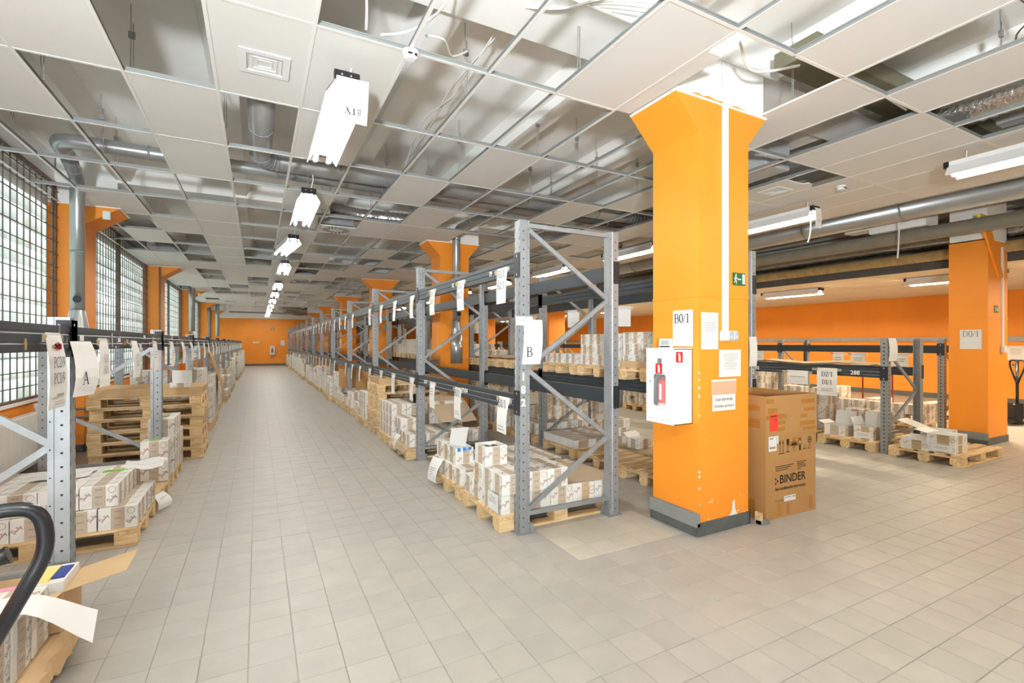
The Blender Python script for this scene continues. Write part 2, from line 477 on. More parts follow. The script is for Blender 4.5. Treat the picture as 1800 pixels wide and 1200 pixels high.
bb = MB(); bb.box((XR - .03, YB, 0), (XR, YF, .14), PLINTH_D); struct(bb.ob('baseboard_right'))
tr = MB(); tr.box((XR - .09, YB, 1.60), (XR, 26, 1.72), GALV); struct(tr.ob('trim_1'))

cl = MB(); cl.box((XL - .3, YB, ZS), (XR + .2, YF, ZS + .2), CONCRETE)
slab = struct(cl.ob('ceiling'))
rb = MB(); rb.prism([(-.18, ZS), (.18, ZS), (.09, ZS - .24), (-.09, ZS - .24)], 1, YB, YF, CONCRETE); rib_me = rb.mesh('ceiling_rib')
x = -1.75
while x < 16.8:
    ob('ceiling_rib', rib_me, slab, (x, 0, 0)); x += 1.5
bm_ = MB(); bm_.box((XL, 0, 3.90), (XR, .52, ZS), CONCRETE); beam_me = bm_.mesh('ceiling_beam')
for y in ROWY + [-3.5]: ob('ceiling_beam', beam_me, slab, (0, y, 0))

# pillars
def pillar(x0, x1, y0, dy, wing_l, wing_r, top=ZG, plinth=True, chips=False):
    p = MB()
    if wing_l or wing_r:
        poly = [(x0, 0), (x1, 0), (x1, 3.25)] + ([(x1 + wing_r, top)] if wing_r else [(x1, top)]) + ([(x0 - wing_l, top)] if wing_l else [(x0, top)]) + [(x0, 3.25)]
    else:
        poly = [(x0, 0), (x1, 0), (x1, top), (x0, top)]
    p.prism([(a, c) for a, c in poly], 1, y0, y0 + dy, ORANGE)
    p.box((x0 - wing_l * .9, y0 + .01, top), (x1 + wing_r * .9, y0 + dy - .01, 4.0), CONCRETE)
    p.box((x0 - wing_l, y0 - .008, top - .012), (x1 + wing_r, y0 + dy, top + .004), CONCRETE)
    for s_ in (1,):
        p.box((x0 - .004, y0 - .006, 1.925), (x1 + .004, y0 + .01, 1.945), ORANGE); p.box((x0 - .006, y0 - .004, 1.925), (x0 + .01, y0 + dy, 1.945), ORANGE)
    if chips:
        for k in range(22):
            zc = rnd.choice([rnd.uniform(.1, .9), rnd.uniform(.1, .3), rnd.uniform(.9, 1.5)])
            w, h = rnd.uniform(.004, .014), rnd.uniform(.006, .022)
            if rnd.random() < .6: p.box((x0 - .001, y0 - .0012, zc), (x0 + w, y0 + .004, zc + h), CONCRETE)
            else:
                xc = rnd.uniform(x0 + .02, x1 - .03); zc = rnd.uniform(.1, .3)
                p.box((xc, y0 - .0012, zc), (xc + w * 1.5, y0 + .002, zc + h * .5), CONCRETE)
        p.prism([(x0 + .36, .1), (x0 + .46, .1), (x0 + .43, .16), (x0 + .425, .23), (x0 + .40, .22), (x0 + .395, .15)], 1, y0 - .0016, y0 + .002, CONCRETE)
    if chips:
        e_ = [(x0 - .1, top), (x0 - .08, top + .02), (x0 + .0, top + .035), (x0 + .06, top + .022), (x0 + .12, top + .04), (x0 + .2, top + .025), (x0 + .3, top + .03), (x0 + .36, top + .012), (x0 + .45, top + .03), (x0 + .56, top + .02), (x0 + .7, top + .004)]
        p.prism(e_ + [(x0 + .7, top - .003), (x0 - .1, top - .003)], 1, y0 + .0075, y0 + .012, ORANGE)
    o = struct(p.ob('pillar'))
    if plinth:
        q = MB()
        q.box((x0 - .035, y0 + .0, 0), (x0, y0 + dy, .075), PLINTH_D); q.box((x0 - .042, y0 - .012, .075), (x0, y0 + dy, .18), PLINTH)
        q.box((x0 - .03, y0 - .012, 0), (x1 + .01, y0, .105), PLINTH_D)
        q.box((x1, y0 - .012, 0), (x1 + .012, y0 + dy, .105), PLINTH_D)
        q.ob('plinth', o)
    return o
for k, y in enumerate(ROWY):
    pillar(3.14, 3.74, y, .51, .27, .24, chips=(k == 0))
    pillar(XL - .2, -2.2, y, .6, 0, .42, plinth=True)
for y in (3.13, 9.36, 15.6, 21.8, 28.0):
    pillar(9.80, 10.52, y, .47, 0, 0, top=3.14)

# glass-block windows with steel grilles in the left wall
bars_v = MB(); bars_v.box((-.007, -.005, .86), (.005, .005, 3.76), WINDOWBAR); bar_v_me = bars_v.mesh('grille_bar')
gb = MB(); gb.cbox((-.04, -.112, -.112), (.03, .112, .112), BLOCKGLASS, .012); block_me = gb.mesh('glass_block')
spans = [(-4.0, 2.7), (3.36, 8.93), (9.6, 15.17), (15.83, 21.4), (22.08, 27.65), (28.33, 33.9), (34.58, 37.45)]
for n, (y0, y1) in enumerate(spans):
    w = MB()
    w.box((XL - .16, y0, .82), (XL + .03, y1, .86), CONCRETE)
    w.box((XL - .13, y0, .86), (XL - .08, y1, 3.74), CONCRETE)
    win = struct(w.ob('window_%d' % (n + 1)))
    fr = MB()
    for yy in (y0, y1 - .05): fr.box((XL - .02, yy, .86), (XL + .02, yy + .05, 3.78), BROWNFRAME)
    fr.box((XL - .02, y0, .86), (XL + .02, y1, .89), BROWNFRAME); fr.box((XL - .02, y0, 3.75), (XL + .02, y1, 3.78), BROWNFRAME)
    m = (y0 + y1) / 2
    fr.box((XL - .03, m - .03, .86), (XL + .03, m + .03, 3.78), BROWNFRAME)
    fr.ob('window_frame', win)
    gr = empty('grille', win)
    rows = 11; pitch = .232
    if n in (1, 2):
        y = max(y0, 6.2) + .14
        while y < y1 - .1:
            for r in range(rows): ob('glass_block', block_me, win, (XL - .07, y, .99 + r * pitch))
            y += pitch
    else:
        far = MB()
        y = y0 + .14
        while y < y1 - .1:
            for r in range(rows):
                z = .99 + r * pitch
                far.box((XL - .11, y - .112, z - .112), (XL - .04, y + .112, z + .112), BLOCKGLASS)
            y += pitch
        stuff(far.ob('glass_block', win))
    hb = MB(); hb.box((-.004, y0, -.005), (.006, y1, .005), WINDOWBAR); hm = hb.mesh('grille_bar')
    z = 1.03
    while z < 3.74:
        ob('grille_bar', hm, gr, (XL + .028, 0, z)); z += .175
    y = y0 + .18
    while y < y1 - .08:
        if n != 0 and y > 5.5: ob('grille_bar', bar_v_me, gr, (XL + .016, y, 0))
        y += .18

# ------------------------------------------------------------------ suspended ceiling
GX0, GP, GY0, GR = 0.91, 0.594, 3.24, 1.197
def gx(i): return GX0 + GP * i
def gy(j): return GY0 + GR * j
grid = struct(empty('ceiling_grid', None))
tees = []
I0, I1, J0, J1 = -6, 12, -3, 21
def near_pillar(x, y):
    for yy in ROWY:
        if 2.84 < x < 3.97 and yy - .03 < y < yy + .54: return True
    return False
m1 = MB(); m1.box((-.012, 0, 0), (.012, GR, .003), GRIDM); m1.box((-.0015, 0, .003), (.0015, GR, .036), GRIDW); m1.box((-.006, 0, .03), (.006, GR, .04), GRIDW); run_me = m1.mesh('main_runner')
m2 = MB(); m2.box((.012, -.012, 0), (GP - .012, .012, .003), GRIDM); m2.box((.006, -.0015, .003), (GP - .006, .0015, .036), GRIDW); m2.box((.006, -.006, .03), (GP - .006, .006, .04), GRIDW); tee_me = m2.mesh('cross_tee')
runs, tees = [], []
for i in range(I0, I1 + 1):
    for j in range(J0, J1):
        if not near_pillar(gx(i), gy(j) + .2) and not near_pillar(gx(i), gy(j) + 1.0) and not near_pillar(gx(i), gy(j) + .6) and gx(i) > -2.64:
            runs.append((depth(gx(i), gy(j) + .6), i, j))
for i in range(I0, I1):
    for j in range(J0, J1 + 1):
        if not near_pillar(gx(i) + .3, gy(j)): tees.append((depth(gx(i) + .3, gy(j)), i, j))
def bars(lst, me, nm):
    lst = [t for t in lst if t[0] > 0.9 and -200 < px(gx(t[1]), gy(t[2]) + .5, ZG)[0] < 2000] ; lst.sort()
    rest = MB()
    for n, (d, i, j) in enumerate(lst):
        if n < 300: ob(nm, me, grid, (gx(i), gy(j), ZG))
        elif nm == 'main_runner': rest.box((gx(i) - .012, gy(j), ZG), (gx(i) + .012, gy(j) + GR, ZG + .03), GRIDM)
        else: rest.box((gx(i), gy(j) - .012, ZG), (gx(i) + GP, gy(j) + .012, ZG + .03), GRIDM)
    stuff(rest.ob(nm, grid))
bars(runs, run_me, 'main_runner'); bars(tees, tee_me, 'cross_tee')
tm = MB(); tm.box((.008, .008, .0035), (GP - .008, GR - .008, .018), CEILT); ctile_me = tm.mesh('ceiling_tile')
rt = random.Random(21)
NEAR = {
 -3: set(range(-6, 3)) | {9, 10, 11}, -2: {-6, -5, -4, -3, -2, -1, 4, 6, 9, 10, 11}, -1: {-6, -5, -4, -3, -2, 2, 5, 7, 8, 9, 10, 11},
 0: {-6, -5, -4, -2, -1, 9, 10, 11}, 1: {-6, -5, -3, -1, 2, 6, 8, 9, 10, 11}, 2: {-3, 1, 5, 8, 9, 10, 11},
 3: {2, 7, 8, 10, 11}, 4: {-5, -3, 1, 2, 3, 6, 8, 10, 11}, 5: {-4, -3, -1, 3, 4, 6, 9, 10, 11}, 6: {-5, -3, -1, 2, 4, 7, 8, 10},
 7: {-3, 0, 3, 5, 8, 10, 11}, 8: {-6, -5, -3, -1, 2, 4, 5, 8, 9, 11}}
HALF = {(8, 0): (0.36, GR), (-1, 3): (0.0, .78), (3, -1): None}
def has_tile(i, j):
    if j in NEAR: return i in NEAR[j]
    if i <= -3: return rt.random() < .8
    if i == -2: return rt.random() < .45
    if i == -1: return rt.random() < .8
    return rt.random() < .55
tl = []
for j in range(J0, J1):
    for i in range(I0, I1):
        if has_tile(i, j) and depth(gx(i) + .3, gy(j) + .6) > .6 and not near_pillar(gx(i) + .3, gy(j) + .1) and not near_pillar(gx(i) + .3, gy(j) + .9):
            tl.append((depth(gx(i) + .3, gy(j) + .6), i, j))
tl.sort(); rest = MB()
for n, (d, i, j) in enumerate(tl):
    x0 = max(gx(i), XL + .01)
    if i == I0:
        q = MB(); q.box((XL + .01 - gx(i), .008, .0035), (GP - .008, GR - .008, .018), CEILT); q.ob('ceiling_tile', grid, (gx(i), gy(j), ZG))
    elif n < 300: ob('ceiling_tile', ctile_me, grid, (gx(i), gy(j), ZG))
    else: rest.box((x0 + .008, gy(j) + .008, ZG + .0035), (gx(i) + GP - .008, gy(j) + GR - .008, ZG + .018), CEILT)
stuff(rest.ob('ceiling_tile', grid))
q = MB(); q.prism([(.008, .42), (.36, .42), (.40, .36), (.5, .38), (.586, .44), (.586, GR - .008), (.008, GR - .008)], 2, .0035, .018, CEILT); q.ob('ceiling_tile', grid, (gx(8), gy(0), ZG))
q = MB(); q.box((.008, .02, .0035), (GP - .008, .80, .018), CEILT); q.ob('ceiling_tile', grid, (gx(-1), gy(3), ZG))
q = MB(); q.box((.012, .25, .0035), (.16, GR - .01, .018), CEILT); q.ob('ceiling_tile', grid, (gx(3), gy(-1), ZG))
wa = MB(); wa.box((XL + .0, YB, ZG), (XL + .04, 28.3, ZG + .004), GRIDM); wa.box((gx(12) - .012, YB, ZG), (gx(12) + .03, 28.3, ZG + .06), GRIDM); wa.ob('edge_angle', grid)
# hanger wires
hw = MB(); hw.tube([(0, 0, .03), (.004, 0, .45), (0, .01, .87)], .0028, GRIDW, 5); hw.tube([(.02, 0, .03), (.018, 0, .5)], .0028, GRIDW, 5); hw.box((-.012, -.01, .38), (.03, .01, .43), GALV_D); hang_me = hw.mesh('hanger_wire')
for i, j, o in [(-3, 0, .3), (-3, 1, .25), (-4, 1, .5), (-5, 2, .6), (-4, 2, .9), (-4, 3, .3), (1, 0, .45), (3, 1, .1), (4, 1, .2), (5, 1, .6), (2, 1, .9), (3, 2, .3), (4, 2, .1), (5, 2, .5), (0, 1, .5), (0, 1, .9),
               (2, -1, .9), (3, -2, .9), (5, -2, .6), (4, -2, .3), (5, -1, .4), (7, -2, .7), (0, 3, .5), (1, 3, .6), (-1, -1, .6), (2, 2, .9), (4, 3, .3), (-2, 1, .8), (6, 1, .5), (1, 2, .8), (0, 4, .3), (2, 3, .7)]:
    ob('hanger_wire', hang_me, grid, (gx(i), gy(j) + o, ZG))

# lower ceiling over the right-hand strip
lc = MB(); lc.box((10.65, -2.0, 2.925), (XR, 37.4, 2.95), LOWCEIL); low = struct(lc.ob('ceiling_low'))
pm = MB(); pm.box((.006, .006, 0), (1.21 - .006, 1.27 - .006, .02), LOWCEIL); pm = pm.mesh('ceiling_panel')
for a in range(5):
    for c in range(16): ob('ceiling_panel', pm, low, (10.9 + a * 1.21, -1.0 + c * 1.27, 2.9))
fa = MB(); fa.box((10.62, -2, 2.86), (10.66, 37.4, 3.18), DARKFASCIA); fa.ob('fascia', low)

# ------------------------------------------------------------------ ducts and pipes
def bend(p0, p1, p2, r, n=6):
    p0, p1, p2 = Vector(p0), Vector(p1), Vector(p2)
    a = (p0 - p1).normalized(); c = (p2 - p1).normalized()
    s, e = p1 + a * r, p1 + c * r
    return [s * (1 - t) ** 2 + p1 * 2 * t * (1 - t) + e * t * t for t in [k / n for k in range(n + 1)]]
def path(pts, r):
    out = [Vector(pts[0])]
    for k in range(1, len(pts) - 1): out += bend(pts[k - 1], pts[k], pts[k + 1], r)
    return out + [Vector(pts[-1])]
def duct(name, label, cat, pts, r, m, br=.2, seam=0.0, n=14, group=None, wrinkle=0):
    o = thing(name, label, cat, tuple(pts[0]), group=group)
    pp = [p - Vector(pts[0]) for p in path(pts, br)]
    if wrinkle:
        q = []; rr = []
        for a, c in zip(pp[:-1], pp[1:]):
            k = max(2, int((c - a).length / .04))
            for t in range(k): q.append(a.lerp(c, t / k)); rr.append(r * (1 + wrinkle * (1 if len(rr) % 2 else -1) * rnd.uniform(.5, 1)))
        MB().tube(q, rr, m, n).ob('duct_tube', o)
    else:
        MB().tube(pp, r, m, n).ob('duct_tube', o)
    if seam:
        sm = MB().tube([(0, 0, -.012), (0, 0, .012)], r * 1.05, GALV_D, n).mesh('joint_ring')
        for a, c in zip(pp[:-1], pp[1:]):
            L = (c - a).length
            k = 1 if L < seam else int(L / seam)
            if L < .05: continue
            for t in range(k):
                ob('joint_ring', sm, o, tuple(a.lerp(c, (t + .5) / k)), (c - a).to_track_quat('Z', 'Y').to_euler())
    return o
duct('ventilation_duct', 'wide zinc duct crossing above the aisle grid, elbowed beside the ceiling vent', 'duct', [(.03, 4.75, 3.75), (.03, 6.5, 3.75), (5.9, 6.5, 3.75), (6.5, 6.1, 3.8)], .115, DUCT, .22, 1.2)
duct('flexible_duct', 'short crinkled foil hose dropping from zinc duct to the ceiling vent', 'duct', [(.03, 4.74, 3.76), (.03, 4.3, 3.9), (.04, 3.88, 3.85), (.04, 3.86, 3.6)], .105, FOIL, .12, 0, 12, wrinkle=.05)
o = duct('ventilation_duct', 'thinner zinc duct from window corner, elbowed down the first orange pier', 'duct', [(6.2, 6.9, 3.72), (-1.93, 6.9, 3.75), (-1.98, 7.5, 3.75), (-2.09, 8.25, 3.7), (-2.09, 8.25, 1.95)], .078, DUCT, .16, 1.3)
def drop_end(parent_name, label, x, y, zt, r, group=None):
    o = thing(parent_name, label, 'duct', (x, y, 0), group=group)
    q = MB(); q.tube([(0, 0, zt), (0, 0, 1.98)], r, DUCT, 14); q.ob('duct_tube', o)
    return o
def flare(x, y, r, R, parent, z0=1.98):
    o = empty('nozzle', parent, (x - parent.location.x, y - parent.location.y, -parent.location.z))
    MB().tube([(0, 0, z0), (0, 0, z0 - .25)], [r * 1.04, R], DUCT, 16, caps=False).ob('cone', o)
    MB().tube([(0, 0, z0 - .25), (0, 0, z0 - .82)], R, DUCT, 16).ob('nozzle_tube', o)
    q = MB(); q.disc((.02, -r - .015, z0 + .14), (1, 0, 0), (0, 0, 1), .045, BLACK, 12); q.box((-.01, -r - .02, z0 + .1), (.05, -r + .01, z0 + .18), BLACK); q.ob('damper_handle', o)
flare(-2.09, 8.25, .078, .125, o)
for k, y in ((1, 20.8), (3, 33.3)):
    drop_end('ventilation_duct', 'zinc drop duct on the %s orange pier of window wall' % ORD[k + 1], -2.1, y, 4.17, .1)
o = duct('ventilation_duct', 'narrow zinc duct down the front of second mid pillar behind rack B', 'duct', [(4.6, 6.98, 3.76), (3.6, 7.6, 3.8), (3.43, 8.86, 3.78), (3.43, 8.86, 1.95)], .075, DUCT, .25, 1.3)
flare(3.43, 8.86, .075, .115, o)
duct('ventilation_duct', 'big zinc duct along the edge of the high ceiling', 'duct', [(9.0, -1.5, 3.66), (9.0, 26, 3.66)], .19, DUCT, .2, 1.5)
duct('insulated_pipe', 'grey lagged pipe in front of the D0/1 pillar top', 'pipe', [(9.45, -1.5, 3.30), (9.45, 26, 3.30)], .11, PIPEGREY, .2)
duct('insulated_pipe', 'foil-taped pipe with yellowed lagging behind the D0/1 pillar', 'pipe', [(10.62, -1.5, 3.33), (10.62, 26, 3.33)], .075, FOIL, .2, wrinkle=.03)
duct('insulated_pipe', 'yellowed lagged pipe lowest over the dark fascia', 'pipe', [(10.5, -1.5, 3.08), (10.5, 26, 3.08)], .09, PATINA, .2, wrinkle=.04)
duct('steel_pipe', 'thin dark pipe hung above the lagged pipes', 'pipe', [(10.0, -1.5, 3.72), (10.0, 26, 3.72)], .045, BLACKMETAL, .2)
duct('flexible_duct', 'foil hose in the open ceiling strip beside the upper lamp', 'duct', [(5.95, .3, 3.8), (5.95, 2.3, 3.76)], .15, FOIL, .2, wrinkle=.06)
duct('flexible_duct', 'curled foil hose on top of the swirl diffuser over the aisle', 'duct', [(.95, 8.5, 3.72), (1.0, 8.75, 3.86), (1.5, 8.9, 3.83), (2.5, 8.75, 3.8)], .12, FOIL, .2, wrinkle=.07)
duct('flexible_duct', 'second curled foil hose farther down the aisle ceiling', 'duct', [(.95, 16.2, 3.72), (1.0, 16.4, 3.86), (1.5, 16.6, 3.83), (2.6, 17, 3.8)], .13, FOIL, .2, wrinkle=.07)
duct('flexible_duct', 'sagging foil hose over rack C behind the corner upright', 'duct', [(4.6, 8.6, 3.72), (6.0, 8.3, 3.68), (7.2, 8.5, 3.75)], .14, FOIL, .2, wrinkle=.06)
duct('flexible_duct', 'foil hose above rack C nearer the B0/1 pillar', 'duct', [(6.4, 6.0, 3.78), (7.3, 5.5, 3.72)], .13, FOIL, .2, wrinkle=.06)
duct('flexible_duct', 'thick foil hose looping to the far wall above rack B', 'duct', [(1.6, 35.9, 3.9), (2.4, 36.2, 3.72), (4.2, 36.3, 3.9)], .3, FOIL, .3, wrinkle=.06)
duct('steel_pipe', 'grey pipe crossing the far end wall high up', 'pipe', [(-1.6, 35.2, 3.52), (6, 35.2, 3.5)], .05, GALV_D, .2)
tag(MB().cbox((3.85, 2.22, 3.84), (8.9, 2.58, 3.98), OLIVE, .005).ob('recess_shade_box'), 'olive box painted as the shaded recess above the open cells beside B0/1 pillar', 'duct')  # olive box added to stand for the shaded recess between beam and slab
tag(MB().cbox((5.15, 3.55, 3.60), (5.6, 4.35, 3.95), GREY, .01).ob('ventilation_box'), 'grey ventilation box in the dark ceiling opening past B0/1 pillar', 'box')
q = MB(); q.box((9.3, 3.7, 3.415), (9.7, 4.5, 4.1), CONCRETE); q.prism([(9.32, 3.5), (9.6, 3.5), (9.5, 3.7), (9.4, 3.85)], 1, 4.5, 4.9, CONCRETE)
tag(q.ob('duct_box'), 'white boxy duct section resting on pipes above D0/1 pillar', 'duct')
q = MB(); q.prism([(9.55, 3.28), (9.75, 3.42), (10.28, 2.58), (10.16, 2.53)], 1, 3.10, 3.128, ORANGE); q.box((9.42, 3.09, 3.38), (9.8, 3.13, 3.46), YELLOW)
tag(q.ob('pipe_bracket'), 'orange painted diagonal bracket bolted to the D0/1 pillar', 'bracket')

# diffusers
def diffuser(x, y, label):
    o = thing('swirl_diffuser', label, 'diffuser', (x, y, ZG))
    q = MB(); q.cbox((-.27, -.27, .03), (.27, .27, .22), GALV, .01); q.ob('plenum_box', o)
    q = MB(); q.box((-.285, -.285, -.002), (.285, .285, .012), BUFF if False else WHITE); q.ob('face_plate', o)
    q = MB()
    for k in range(20):
        a = 2 * math.pi * k / 20; u = Vector((math.cos(a), math.sin(a), 0)); v = Vector((-math.sin(a), math.cos(a), 0)); u2 = (u + v * .5).normalized(); v2 = Vector((-u2.y, u2.x, 0))
        c0 = u * .12; c1 = c0 + u2 * .12
        q.quad([c0 - v2 * .007 + Vector((0, 0, -.004)), c0 + v2 * .007 + Vector((0, 0, -.004)), c1 + v2 * .012 + Vector((0, 0, -.004)), c1 - v2 * .012 + Vector((0, 0, -.004))], HOLE)
    q.ob('swirl_slots', o)
diffuser(1.21, 8.93, 'square swirl diffuser under a grey box over the aisle')
diffuser(1.21, 16.5, 'second swirl diffuser farther along the aisle ceiling')
def vent(x, y, z, label, s=.16):
    o = thing('ceiling_vent', label, 'vent', (x, y, z)); i = s * .72
    q = MB()
    for a, c in (((-s, -s), (s, -i)), ((-s, i), (s, s)), ((-s, -i), (-i, i)), ((i, -i), (s, i))): q.box((a[0], a[1], -.007), (c[0], c[1], .0), WHITE)
    q.ob('vent_frame', o)
    q = MB(); q.box((-i, -i, .05), (i, i, .052), HOLE)
    for a, c in (((-i, -i), (i, -i + .002)), ((-i, i - .002), (i, i)), ((-i, -i), (-i + .002, i)), ((i - .002, -i), (i, i))): q.box((a[0], a[1], 0), (c[0], c[1], .05), GREY)
    q.ob('vent_throat', o)
    for k in range(3):
        a, c = i * (.92 - .27 * k), i * (.74 - .27 * k); z0, z1 = -.005, .022
        q = MB()
        for P in ([(-a, -a), (a, -a), (c, -c), (-c, -c)], [(a, -a), (a, a), (c, c), (c, -c)], [(-a, a), (-a, -a), (-c, -c), (-c, c)]) + (([(a, a), (-a, a), (-c, c), (c, c)],) if k else ()):
            pts = [(P[0][0], P[0][1], z0), (P[1][0], P[1][1], z0), (P[2][0], P[2][1], z1), (P[3][0], P[3][1], z1)]
            q.quad(pts, WHITE); q.quad([(v[0], v[1], v[2] + .002) for v in pts[::-1]], WHITE)
        q.ob('vent_louvre', o)
    if s > .155:
        q = MB()
        for k in range(6): q.box((-i + .03 + k * .03, i - .02, .012), (-i + .036 + k * .03, i - .004, .03), HOLE)
        q.ob('damper_teeth', o)
vent(.045, 3.86, ZG + .002, 'white four-way ceiling vent with grimy edges over the aisle')
vent(5.97, 3.98, ZG + .002, 'square ceiling vent in broken panel beyond the B0/1 pillar', .15)
def detector(x, y, label):
    o = thing('smoke_detector', label, 'smoke detector', (x, y, ZG))
    MB().tube([(0, 0, 0), (0, 0, -.022)], [.058, .056], WHITE, 20).ob('detector_base', o)
    MB().tube([(0, 0, -.022), (0, 0, -.045), (0, 0, -.055)], [.05, .046, .03], WHITE, 20).ob('detector_head', o)
    q = MB(); q.box((-.03, -.051, -.04), (.0, -.044, -.03), HOLE); q.box((.015, -.05, -.042), (.03, -.04, -.03), HOLE); q.ob('detector_slot', o)
detector(.92, 3.23, 'white round smoke detector on grid crossing over the aisle')
detector(6.5, 3.46, 'white round smoke detector beside the broken ceiling panel')
detector(1.53, 11.9, 'small smoke detector farther down the aisle ceiling')

# ------------------------------------------------------------------ fluorescent lamps
LAMP_L = 1.5
def lamp_meshes(tube):
    L = LAMP_L
    h = MB(); h.box((-.075, 0.0, -.055), (.075, L, 0), WHITE)
    r = MB()
    for s in (-1, 1):
        r.quad([(s * .072, .01, -.05), (s * .072, L - .01, -.05), (s * .13, L - .01, -.15), (s * .13, .01, -.15)], WHITE)
        r.quad([(s * .13, .01, -.15), (s * .13, L - .01, -.15), (s * .138, L - .01, -.145), (s * .138, .01, -.145)], WHITE)
        r.quad([(s * .076, .01, -.045), (s * .138, .01, -.145), (s * .138, L - .01, -.145), (s * .076, L - .01, -.045)], WHITE)
    c = MB(); c.cbox((-.085, -.025, -.065), (.085, .02, .004), BLACK, .004); c.box((-.04, -.026, -.03), (-.03, -.02, -.02), GREY); c.box((.02, -.026, -.03), (.03, -.02, -.02), GREY)
    e = MB(); e.tube([(0, -.005, 0), (0, .035, 0)], .023, WHITE, 10); e.box((-.015, .0, 0), (.015, .03, .05), WHITE)
    t = MB(); t.tube([(0, .035, 0), (0, L - .035, 0)], .017, tube, 8, caps=False)
    return [x.mesh(n) for x, n in ((h, 'lamp_housing'), (r, 'reflector'), (c, 'end_cap'), (e, 'lamp_holder'), (t, 'fluorescent_tube'))]
LM = {'a': lamp_meshes(TUBE), 'w': lamp_meshes(TUBE_W), 'l': lamp_meshes(TUBE_L)}
wire_m = MB(); wire_m.tube([(0, 0, 0), (.01, 0, .3)], .003, GRIDW, 5); wire_m.tube([(.03, 0, 0), (.06, 0, .15), (.04, 0, .35)], .006, CABLE, 5); wire_m = wire_m.mesh('suspension_wire')
def lamp(x, y, z, label, kind='a', group=None, rotz=0.0, tubes=2):
    o = thing('fluorescent_lamp', label, 'lamp', (x, y, z), (0, 0, rotz), group)
    h, r, c, e, t = LM[kind]
    ob('lamp_housing', h, o); ob('reflector', r, o)
    ob('end_cap', c, o); ob('end_cap', c, o, (0, LAMP_L, 0), (0, 0, math.pi))
    for s in (-1, 1):
        ob('lamp_holder', e, o, (s * .06, 0, -.115)); ob('lamp_holder', e, o, (s * .06, LAMP_L, -.115), (0, 0, math.pi))
        ob('fluorescent_tube', t, o, (s * .06, 0, -.115))
    for yy in (.12, LAMP_L - .12):
        sw = ob('suspension_wire', wire_m, o, (0, yy, 0))
        if y > 28 and x < 8: sw.scale = (1, 1, 2.15)
    return o
AL = [3.52, 6.36, 9.2, 12.15, 16.2, 19.2, 22.3, 25.4, 28.5, 31.6, 34.6]
for k, y in enumerate(AL):
    lamp(.55, y, 3.43, ('lit twin-tube lamp carrying a paper sheet, nearest over the aisle' if k == 0 else 'lit twin-tube lamp, %s along the aisle ceiling row' % ordn(k)), 'a', 'aisle ceiling lamps', rotz=.0 if k not in (2,) else .12)
lamp(.55, -1.2, 3.43, 'lit twin-tube lamp of the aisle row behind the camera', 'a', 'aisle ceiling lamps')
RL = [(6.78, 3.95, 'carrying a paper tag beside the B0/1 pillar'), (6.42, .85, 'close under the solid white ceiling panels'), (6.55, 6.7, 'above rack C seen past the corner upright'), (6.5, 9.6, 'farther over rack C, two bays behind the corner upright'),
      (6.5, 12.6, 'over the fourth bay of rack C'), (6.5, 15.6, 'over the fifth bay of rack C'), (6.5, 19.6, 'over the middle of rack C'), (6.5, 24, 'over the far bays of rack C'), (6.5, 29, 'over the far end of rack C'), (6.5, -2.5, 'behind the camera over the wide aisle')]
for x, y, l in RL: lamp(x, y, 3.43, 'lit twin-tube lamp ' + l, 'w', 'lamps over the wide aisle')
LL = [(12.1, 6.9, 'second along the low ceiling by the orange end wall'), (12.0, 3.6, 'behind the D0/1 pillar on the low ceiling'), (12.1, 10.4, 'third along the low ceiling'), (12.1, 14, 'fourth along the low ceiling'), (12.1, 18, 'fifth along the low ceiling'), (12.1, 23, 'sixth along the low ceiling'), (12.1, .3, 'first along the low ceiling'), (14.8, 5, 'near the orange end wall, front'), (14.8, 12, 'near the orange end wall, middle')]
for x, y, l in LL[:7]: lamp(x, y, 2.89, 'lit twin-tube lamp ' + l, 'l', 'lamps under the low ceiling')

def sheet(name, label, cat, loc, rz, w, h, m=PAPER, bulge=.0, lean=.0, lines=None, group=None, tilt=.0):
    # a paper hanging in the local XZ plane, printed side towards -Y
    q = MB(); n = 6; vs = []
    f = lambda t: bulge * math.sin(t * 3.0) + tilt * t
    for k in range(n + 1):
        t = k / n
        for s in (-.5, .5): vs.append((s * w + lean * t, -f(t) * (1 + s * .5), -t * h))
    o2 = len(vs); vs += [(p[0], p[1] + .0012, p[2]) for p in vs]
    fs = []
    for k in range(n):
        a = 2 * k
        fs += [(a, a + 2, a + 3, a + 1), (o2 + a, o2 + a + 1, o2 + a + 3, o2 + a + 2), (a, o2 + a, o2 + a + 2, a + 2), (a + 1, a + 3, o2 + a + 3, o2 + a + 1)]
    fs += [(0, 1, o2 + 1, o2), (2 * n, o2 + 2 * n, o2 + 2 * n + 1, 2 * n + 1)]
    q.add(vs, fs, m)
    o = tag(q.ob(name, None, loc, (0, 0, rz)), label, cat, group)
    if name == 'shelf_tag':
        tp = MB(); tp.box((-w * .75, -.003, -.045), (w * .7, -.002, -.004), SLEEVE); tp.box((-w * .7, -.0035, -.035), (-w * .45, -.003, -.012), PATINA); tp.ob('tape', o)
    if lines:
        p = MB()
        for kind, txt, size, zz, mm, *dx in lines:
            t = -zz / h
            O = ((dx[0] if dx else 0) + lean * t, -f(t) - .003 - bulge * .3, zz)
            if kind == 's': serif(p, txt, size, O, (1, 0, 0), (0, 0, 1), mm)
            else:
                for r in range(txt): 
                    ww = w * rnd.uniform(.45, .75); p.stroke([(-ww / 2, -r * size * 2), (ww / 2, -r * size * 2)], size * .55, O, (1, 0, 0), (0, 0, 1), mm)
        p.ob('lettering', o)
    return o
